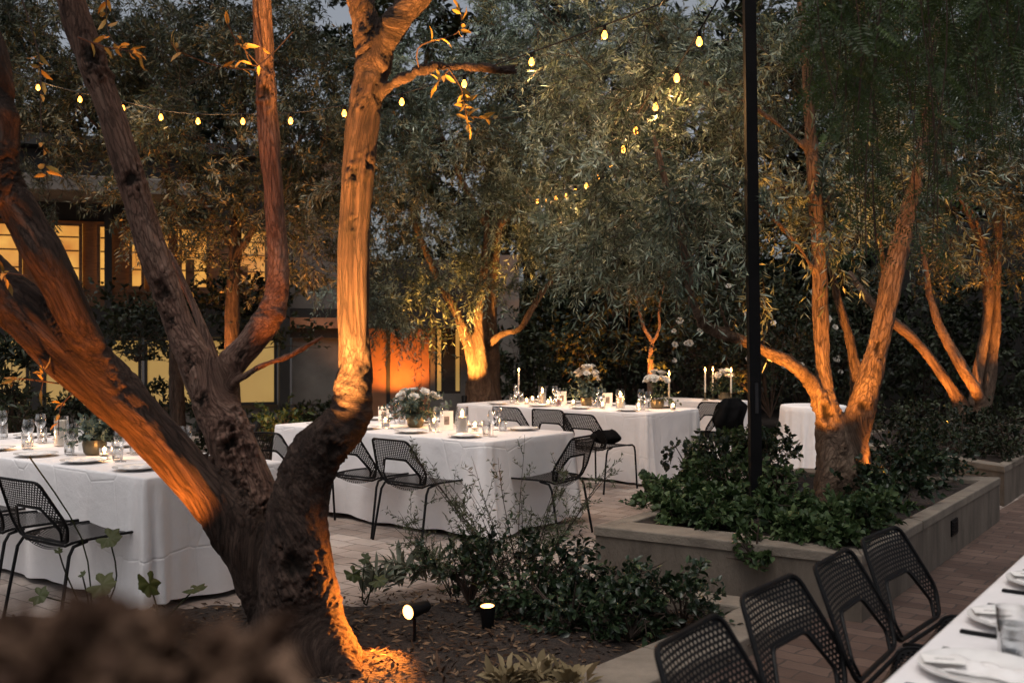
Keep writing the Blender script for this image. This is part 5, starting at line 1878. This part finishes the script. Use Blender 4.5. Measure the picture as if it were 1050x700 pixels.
def wispy(label, c, n, h, spread, L, W, mat, per=34, lean=(0, 0)):
    t = thing('wispy_shrub', label, 'shrub', c, 0)
    th = rng.uniform(0, 2 * math.pi, n)
    D = unit(np.c_[np.cos(th) * spread + lean[0], np.sin(th) * spread + lean[1], np.ones(n)])
    Lt = h * rng.uniform(.55, 1.2, n)
    B = np.array(c) + np.c_[np.cos(th), np.sin(th), np.zeros(n)] * .05
    q = MB()
    specsP, specsD = [], []
    for i in range(n):
        pts = []
        for t_ in np.linspace(0, 1, 12):
            p_ = B[i] + D[i] * Lt[i] * t_; p_[2] -= .22 * Lt[i] * t_ * t_ * spread
            p_ = p_ + np.array([math.sin(t_ * 5 + i), math.cos(t_ * 4 + i), 0]) * .012
            pts.append(p_)
        q.tube(pts, [.0035 * (1 - .7 * k / 11) for k in range(12)], 4)
        # side shoots
        for s in range(7):
            k = random.randint(3, 10)
            d2 = unit(unit(np.array(pts[k]) - np.array(pts[k - 1])) * .6 + rng.normal(size=3) * .6)
            ln = random.uniform(.06, .17)
            p2 = [pts[k], np.array(pts[k]) + d2 * ln * .5, np.array(pts[k]) + d2 * ln - np.array([0, 0, .015])]
            q.tube(p2, .0012, 3)
            for u in np.linspace(.15, 1, per // 2):
                specsP.append(np.array(pts[k]) + d2 * ln * u); specsD.append(d2)
    P = np.array(specsP); Dd = unit(np.array(specsD) * .6 + rng.normal(size=(len(P), 3)) * .7)
    v, f, kv = leaf_geo(P, Dd, rng.normal(size=P.shape), L * rng.uniform(.6, 1.3, len(P)), W * rng.uniform(.7, 1.2, len(P)), .1)
    mk('leaves', v, f, mat, t, False, np.repeat(np.clip(rng.normal(.5, .25, len(P)), 0, 1), kv), world=True)
    q.build('stems', 'bark_dark', t, world=True)


wispy('fine-leaved wispy shrub arching in front of the centre table end', at(532, 610, 6.0), 30, 1.05, .6, .030, .008, 'wispy')
wispy('second fine-leaved wispy shrub nearer the big trunk', at(470, 612, 5.9), 16, .62, .8, .030, .008, 'wispy', lean=(.2, 0))

# silvery rosettes
def rosette(label, c, n, L, W, mat, h=.12, name='lambs_ear_plant', cat='plant', group='silver plants'):
    t = thing(name, label, cat, c, 0, group)
    th = rng.uniform(0, 2 * math.pi, n); el = rng.uniform(.15, 1.3, n)
    D = np.c_[np.cos(th) * np.cos(el), np.sin(th) * np.cos(el), np.sin(el)]
    P = np.array(c) + np.c_[np.cos(th), np.sin(th), np.zeros(n)] * rng.uniform(0, .08, n)[:, None] + np.c_[np.zeros((n, 2)), rng.uniform(0, h, n)]
    v, f, kv = leaf_geo(P, D, np.tile([0, 0, 1.0], (n, 1)) + rng.normal(size=(n, 3)) * .3, L * rng.uniform(.6, 1.2, n), W * rng.uniform(.7, 1.2, n), .2, 'broad')
    mk('leaves', v, f, mat, t, True, np.repeat(np.clip(rng.normal(.5, .25, n), 0, 1), kv), world=True)
    return t


for px, py, lab in [(412, 604, 'silver-leaved tuft behind the glowing spotlight'), (384, 612, 'silver-leaved tuft beside the big trunk base'), (440, 600, 'silver-leaved tuft against the shrub row')]:
    rosette(lab, gr(px, py, .05), 70, .13, .03, 'silver', .16)
for px, py, lab in [(552, 706, 'woolly pale plant at the bottom edge of the mulch bed'), (520, 712, 'woolly pale plant left of its twin at the bottom edge'), (585, 714, 'woolly pale plant right of its twin at the bottom edge')]:
    rosette(lab, gr(px, py, .05), 60, .09, .032, 'woolly', .08)
rosette('thin brown sprout in the mulch below the spotlight', gr(452, 700, .05), 14, .10, .015, 'dry', .05, 'sprout', 'plant', None)


def geranium(label, c, tops):
    """tall stalks ending in lobed leaves; tops: (world point, leaf radius)"""
    t = thing('geranium', label, 'plant', c, 0, 'geraniums by the left table')
    q = MB(); V, Fc, T = [], [], []
    for tp, r in tops:
        r = r * .82
        m_ = (np.array(c) + np.array(tp)) / 2 + rng.normal(size=3) * .04
        pts, _ = resample([(*c, 0), (*m_, 0), (*tp, 0)], 9)
        q.tube(pts[:, :3], .004, 5)
        nr = unit(np.array([rng.normal() * .5, -.6 + rng.normal() * .3, .9])); a = unit(np.cross(nr, [.2, 1, .1])); b_ = np.cross(nr, a)
        base = len(V)
        V.append(np.array(tp))
        K = 28
        for ring in (.5, 1.0):
            for k in range(K):
                th = 2 * math.pi * (k / K) * .9 + .3
                lob = 1 - .28 * abs(math.cos(th * 3.2)) * ring - .06 * (k % 2) * ring
                rr = r * ring * lob
                V.append(np.array(tp) + a * rr * math.cos(th) + b_ * rr * math.sin(th) + nr * (.25 * rr * (abs(math.sin(th * 3.2)) * .6 + .2) - .35 * r * ring * ring * .5))
        for k in range(K - 1):
            Fc.append((base, base + 1 + k, base + 2 + k))
            Fc.append((base + 1 + k, base + 1 + K + k, base + 2 + K + k, base + 2 + k))
        tt = random.uniform(.2, .9); T += [tt] * (1 + 2 * K)
    mk('leaves', V, Fc, 'geranium', t, True, T, world=True)
    q.build('stalks', 'geranium', t, world=True)


gA = gr(95, 650, .04)
geranium('tall geranium with dry tips beside the left table chair', gA, [(at(112, 553, 4.9), .085), (at(104, 601, 4.8), .10), (at(60, 566, 4.9), .03), (at(84, 590, 4.8), .03), (at(30, 470, 5.0), .02)])
geranium('geranium with two lobed leaves before the left tablecloth corner', gr(165, 655, .04), [(at(153, 600, 4.9), .10), (at(200, 605, 5.0), .085), (at(40, 612, 4.8), .07), (at(130, 640, 4.7), .08)])
geranium('low lobed-leaf plant between the big trunk and the paving', gr(376, 622, .04), [(at(362, 590, 5.55), .075), (at(388, 597, 5.6), .075), (at(374, 574, 5.6), .05)])

# planter ground cover: bushy clumps, each its own plant
for i, (px, py, r, h, mt) in enumerate([(682, 524, .28, .17, 'cover'), (715, 532, .28, .18, 'cover'), (752, 537, .28, .18, 'cover'), (715, 503, .4, .30, 'shrub'), (745, 510, .36, .26, 'cover'), (795, 518, .34, .22, 'cover'), (792, 542, .28, .17, 'cover'),
                                    (838, 546, .28, .17, 'cover'), (872, 548, .26, .15, 'cover'), (785, 494, .42, .36, 'shrub'), (900, 518, .34, .2, 'shrub'), (928, 500, .42, .28, 'shrub'), (955, 488, .42, .24, 'shrub'), (920, 480, .46, .42, 'hedge'), (755, 490, .4, .36, 'cover'), (893, 532, .2, .14, 'cover'), (698, 538, .17, .13, 'cover'), (738, 544, .17, .13, 'cover'), (818, 557, .18, .13, 'cover'), (858, 562, .17, .12, 'cover')]):
    bush(f'leafy green ground-cover clump in the big planter, {ORD[i]} from its left corner', gr(px, py, PZ - .02), r, 85, 11, .05, .034, mt, h, 'ground_cover_clump', 'plant', 'ground cover in the big planter', tl=.5)
bush('leaves spilling over the planter edge below the black post', gr(772, 556, PZ + .0) + np.array([0, -.06, -.13]), .2, 46, 9, .05, .034, 'cover', .2, 'trailing_plant', 'plant')
for i, (px, py, r, h) in enumerate([(985, 465, .6, .3), (1035, 470, .6, .3), (1010, 455, .6, .35), (960, 455, .6, .4)]):
    bush(f'dark clump in the second planter at right, {ORD[i]} around the leaning tree', gr(px, py, PZ - .02), r, 90, 10, .05, .03, 'hedge', h, 'ground_cover_clump', 'plant', 'ground cover in the second planter')

# out-of-focus dry bush right in front of the lens
cN = np.array([-.20, .46, 0.0])
t = thing('dry_shrub', 'brown dry shrub blurred by closeness at the bottom left corner', 'shrub', cN)
fol = foliage([(-.265, .465, 1.318, .07), (-.205, .45, 1.324, .075), (-.165, .465, 1.316, .065), (-.22, .42, 1.288, .085), (-.135, .45, 1.290, .06), (-.32, .465, 1.320, .075), (-.165, .43, 1.278, .075), (-.28, .43, 1.293, .08), (-.12, .44, 1.263, .055)], 90000, .022, 8, .014, .010, droop=.2, kind='broad', shell=0, spray=1)
(lv, lf, lt), (tv, tf) = fol
mk('leaves', lv, lf, 'dry', t, False, lt, world=True)
q = MB()
for k in range(14):
    e_ = np.array([-.21 + random.uniform(-.09, .1), .45 + random.uniform(-.045, .045), 1.24])
    q.tube([(cN[0] + random.uniform(-.04, .04), .46 + random.uniform(-.04, .04), 0), (cN[0] + random.uniform(-.06, .05), .46, .6), e_], [.008, .006, .003], 6)
q.build('stems', 'bark', t, world=True)

# ================================================================== WORLD, SUN, CAMERA
w = bpy.data.worlds.new('World'); sc.world = w; w.use_nodes = True
nt = w.node_tree
bg = nt.nodes['Background']
sky = nt.nodes.new('ShaderNodeTexSky'); sky.sky_type = 'NISHITA'; sky.sun_disc = False
SUN_EL, SUN_AZ = R(70), R(200)
sky.sun_elevation = SUN_EL; sky.sun_rotation = SUN_AZ
sky.air_density = 1.0; sky.dust_density = 5.0; sky.ozone_density = 1.0
hs = nt.nodes.new('ShaderNodeHueSaturation'); hs.inputs['Saturation'].default_value = .38
nt.links.new(sky.outputs[0], hs.inputs['Color'])
nt.links.new(hs.outputs[0], bg.inputs['Color'])
bg.inputs['Strength'].default_value = .05
sl = bpy.data.lights.new('sun', 'SUN'); sl.energy = .7; sl.angle = R(40); sl.color = (1, .91, .84)
so = bpy.data.objects.new('sun', sl); COL.objects.link(so)
dv_ = Vector((math.sin(SUN_AZ) * math.cos(SUN_EL), math.cos(SUN_AZ) * math.cos(SUN_EL), math.sin(SUN_EL)))
so.rotation_euler = (-dv_).to_track_quat('-Z', 'Y').to_euler()

cam = bpy.data.cameras.new('camera'); co = bpy.data.objects.new('camera', cam); COL.objects.link(co)
co.location = (0, 0, CH); co.rotation_euler = (R(90), 0, 0)
cam.sensor_width = 36; cam.lens = 36 * F / 1050
cam.shift_y = (350 - HY) / 1050 * -1 * -1
cam.clip_start = .05; cam.clip_end = 500
cam.dof.use_dof = True; cam.dof.focus_distance = 6.8; cam.dof.aperture_fstop = 3.4
sc.camera = co

sc.view_settings.view_transform = 'Standard'; sc.view_settings.look = 'None'; sc.view_settings.gamma = 1
sc.view_settings.exposure = 1.12
sc.render.engine = 'CYCLES'
cy = sc.cycles
cy.use_denoising = True
cy.max_bounces = 6; cy.diffuse_bounces = 3; cy.glossy_bounces = 3; cy.transmission_bounces = 4; cy.transparent_max_bounces = 16
cy.caustics_reflective = False; cy.caustics_refractive = False
cy.sample_clamp_indirect = 4.0
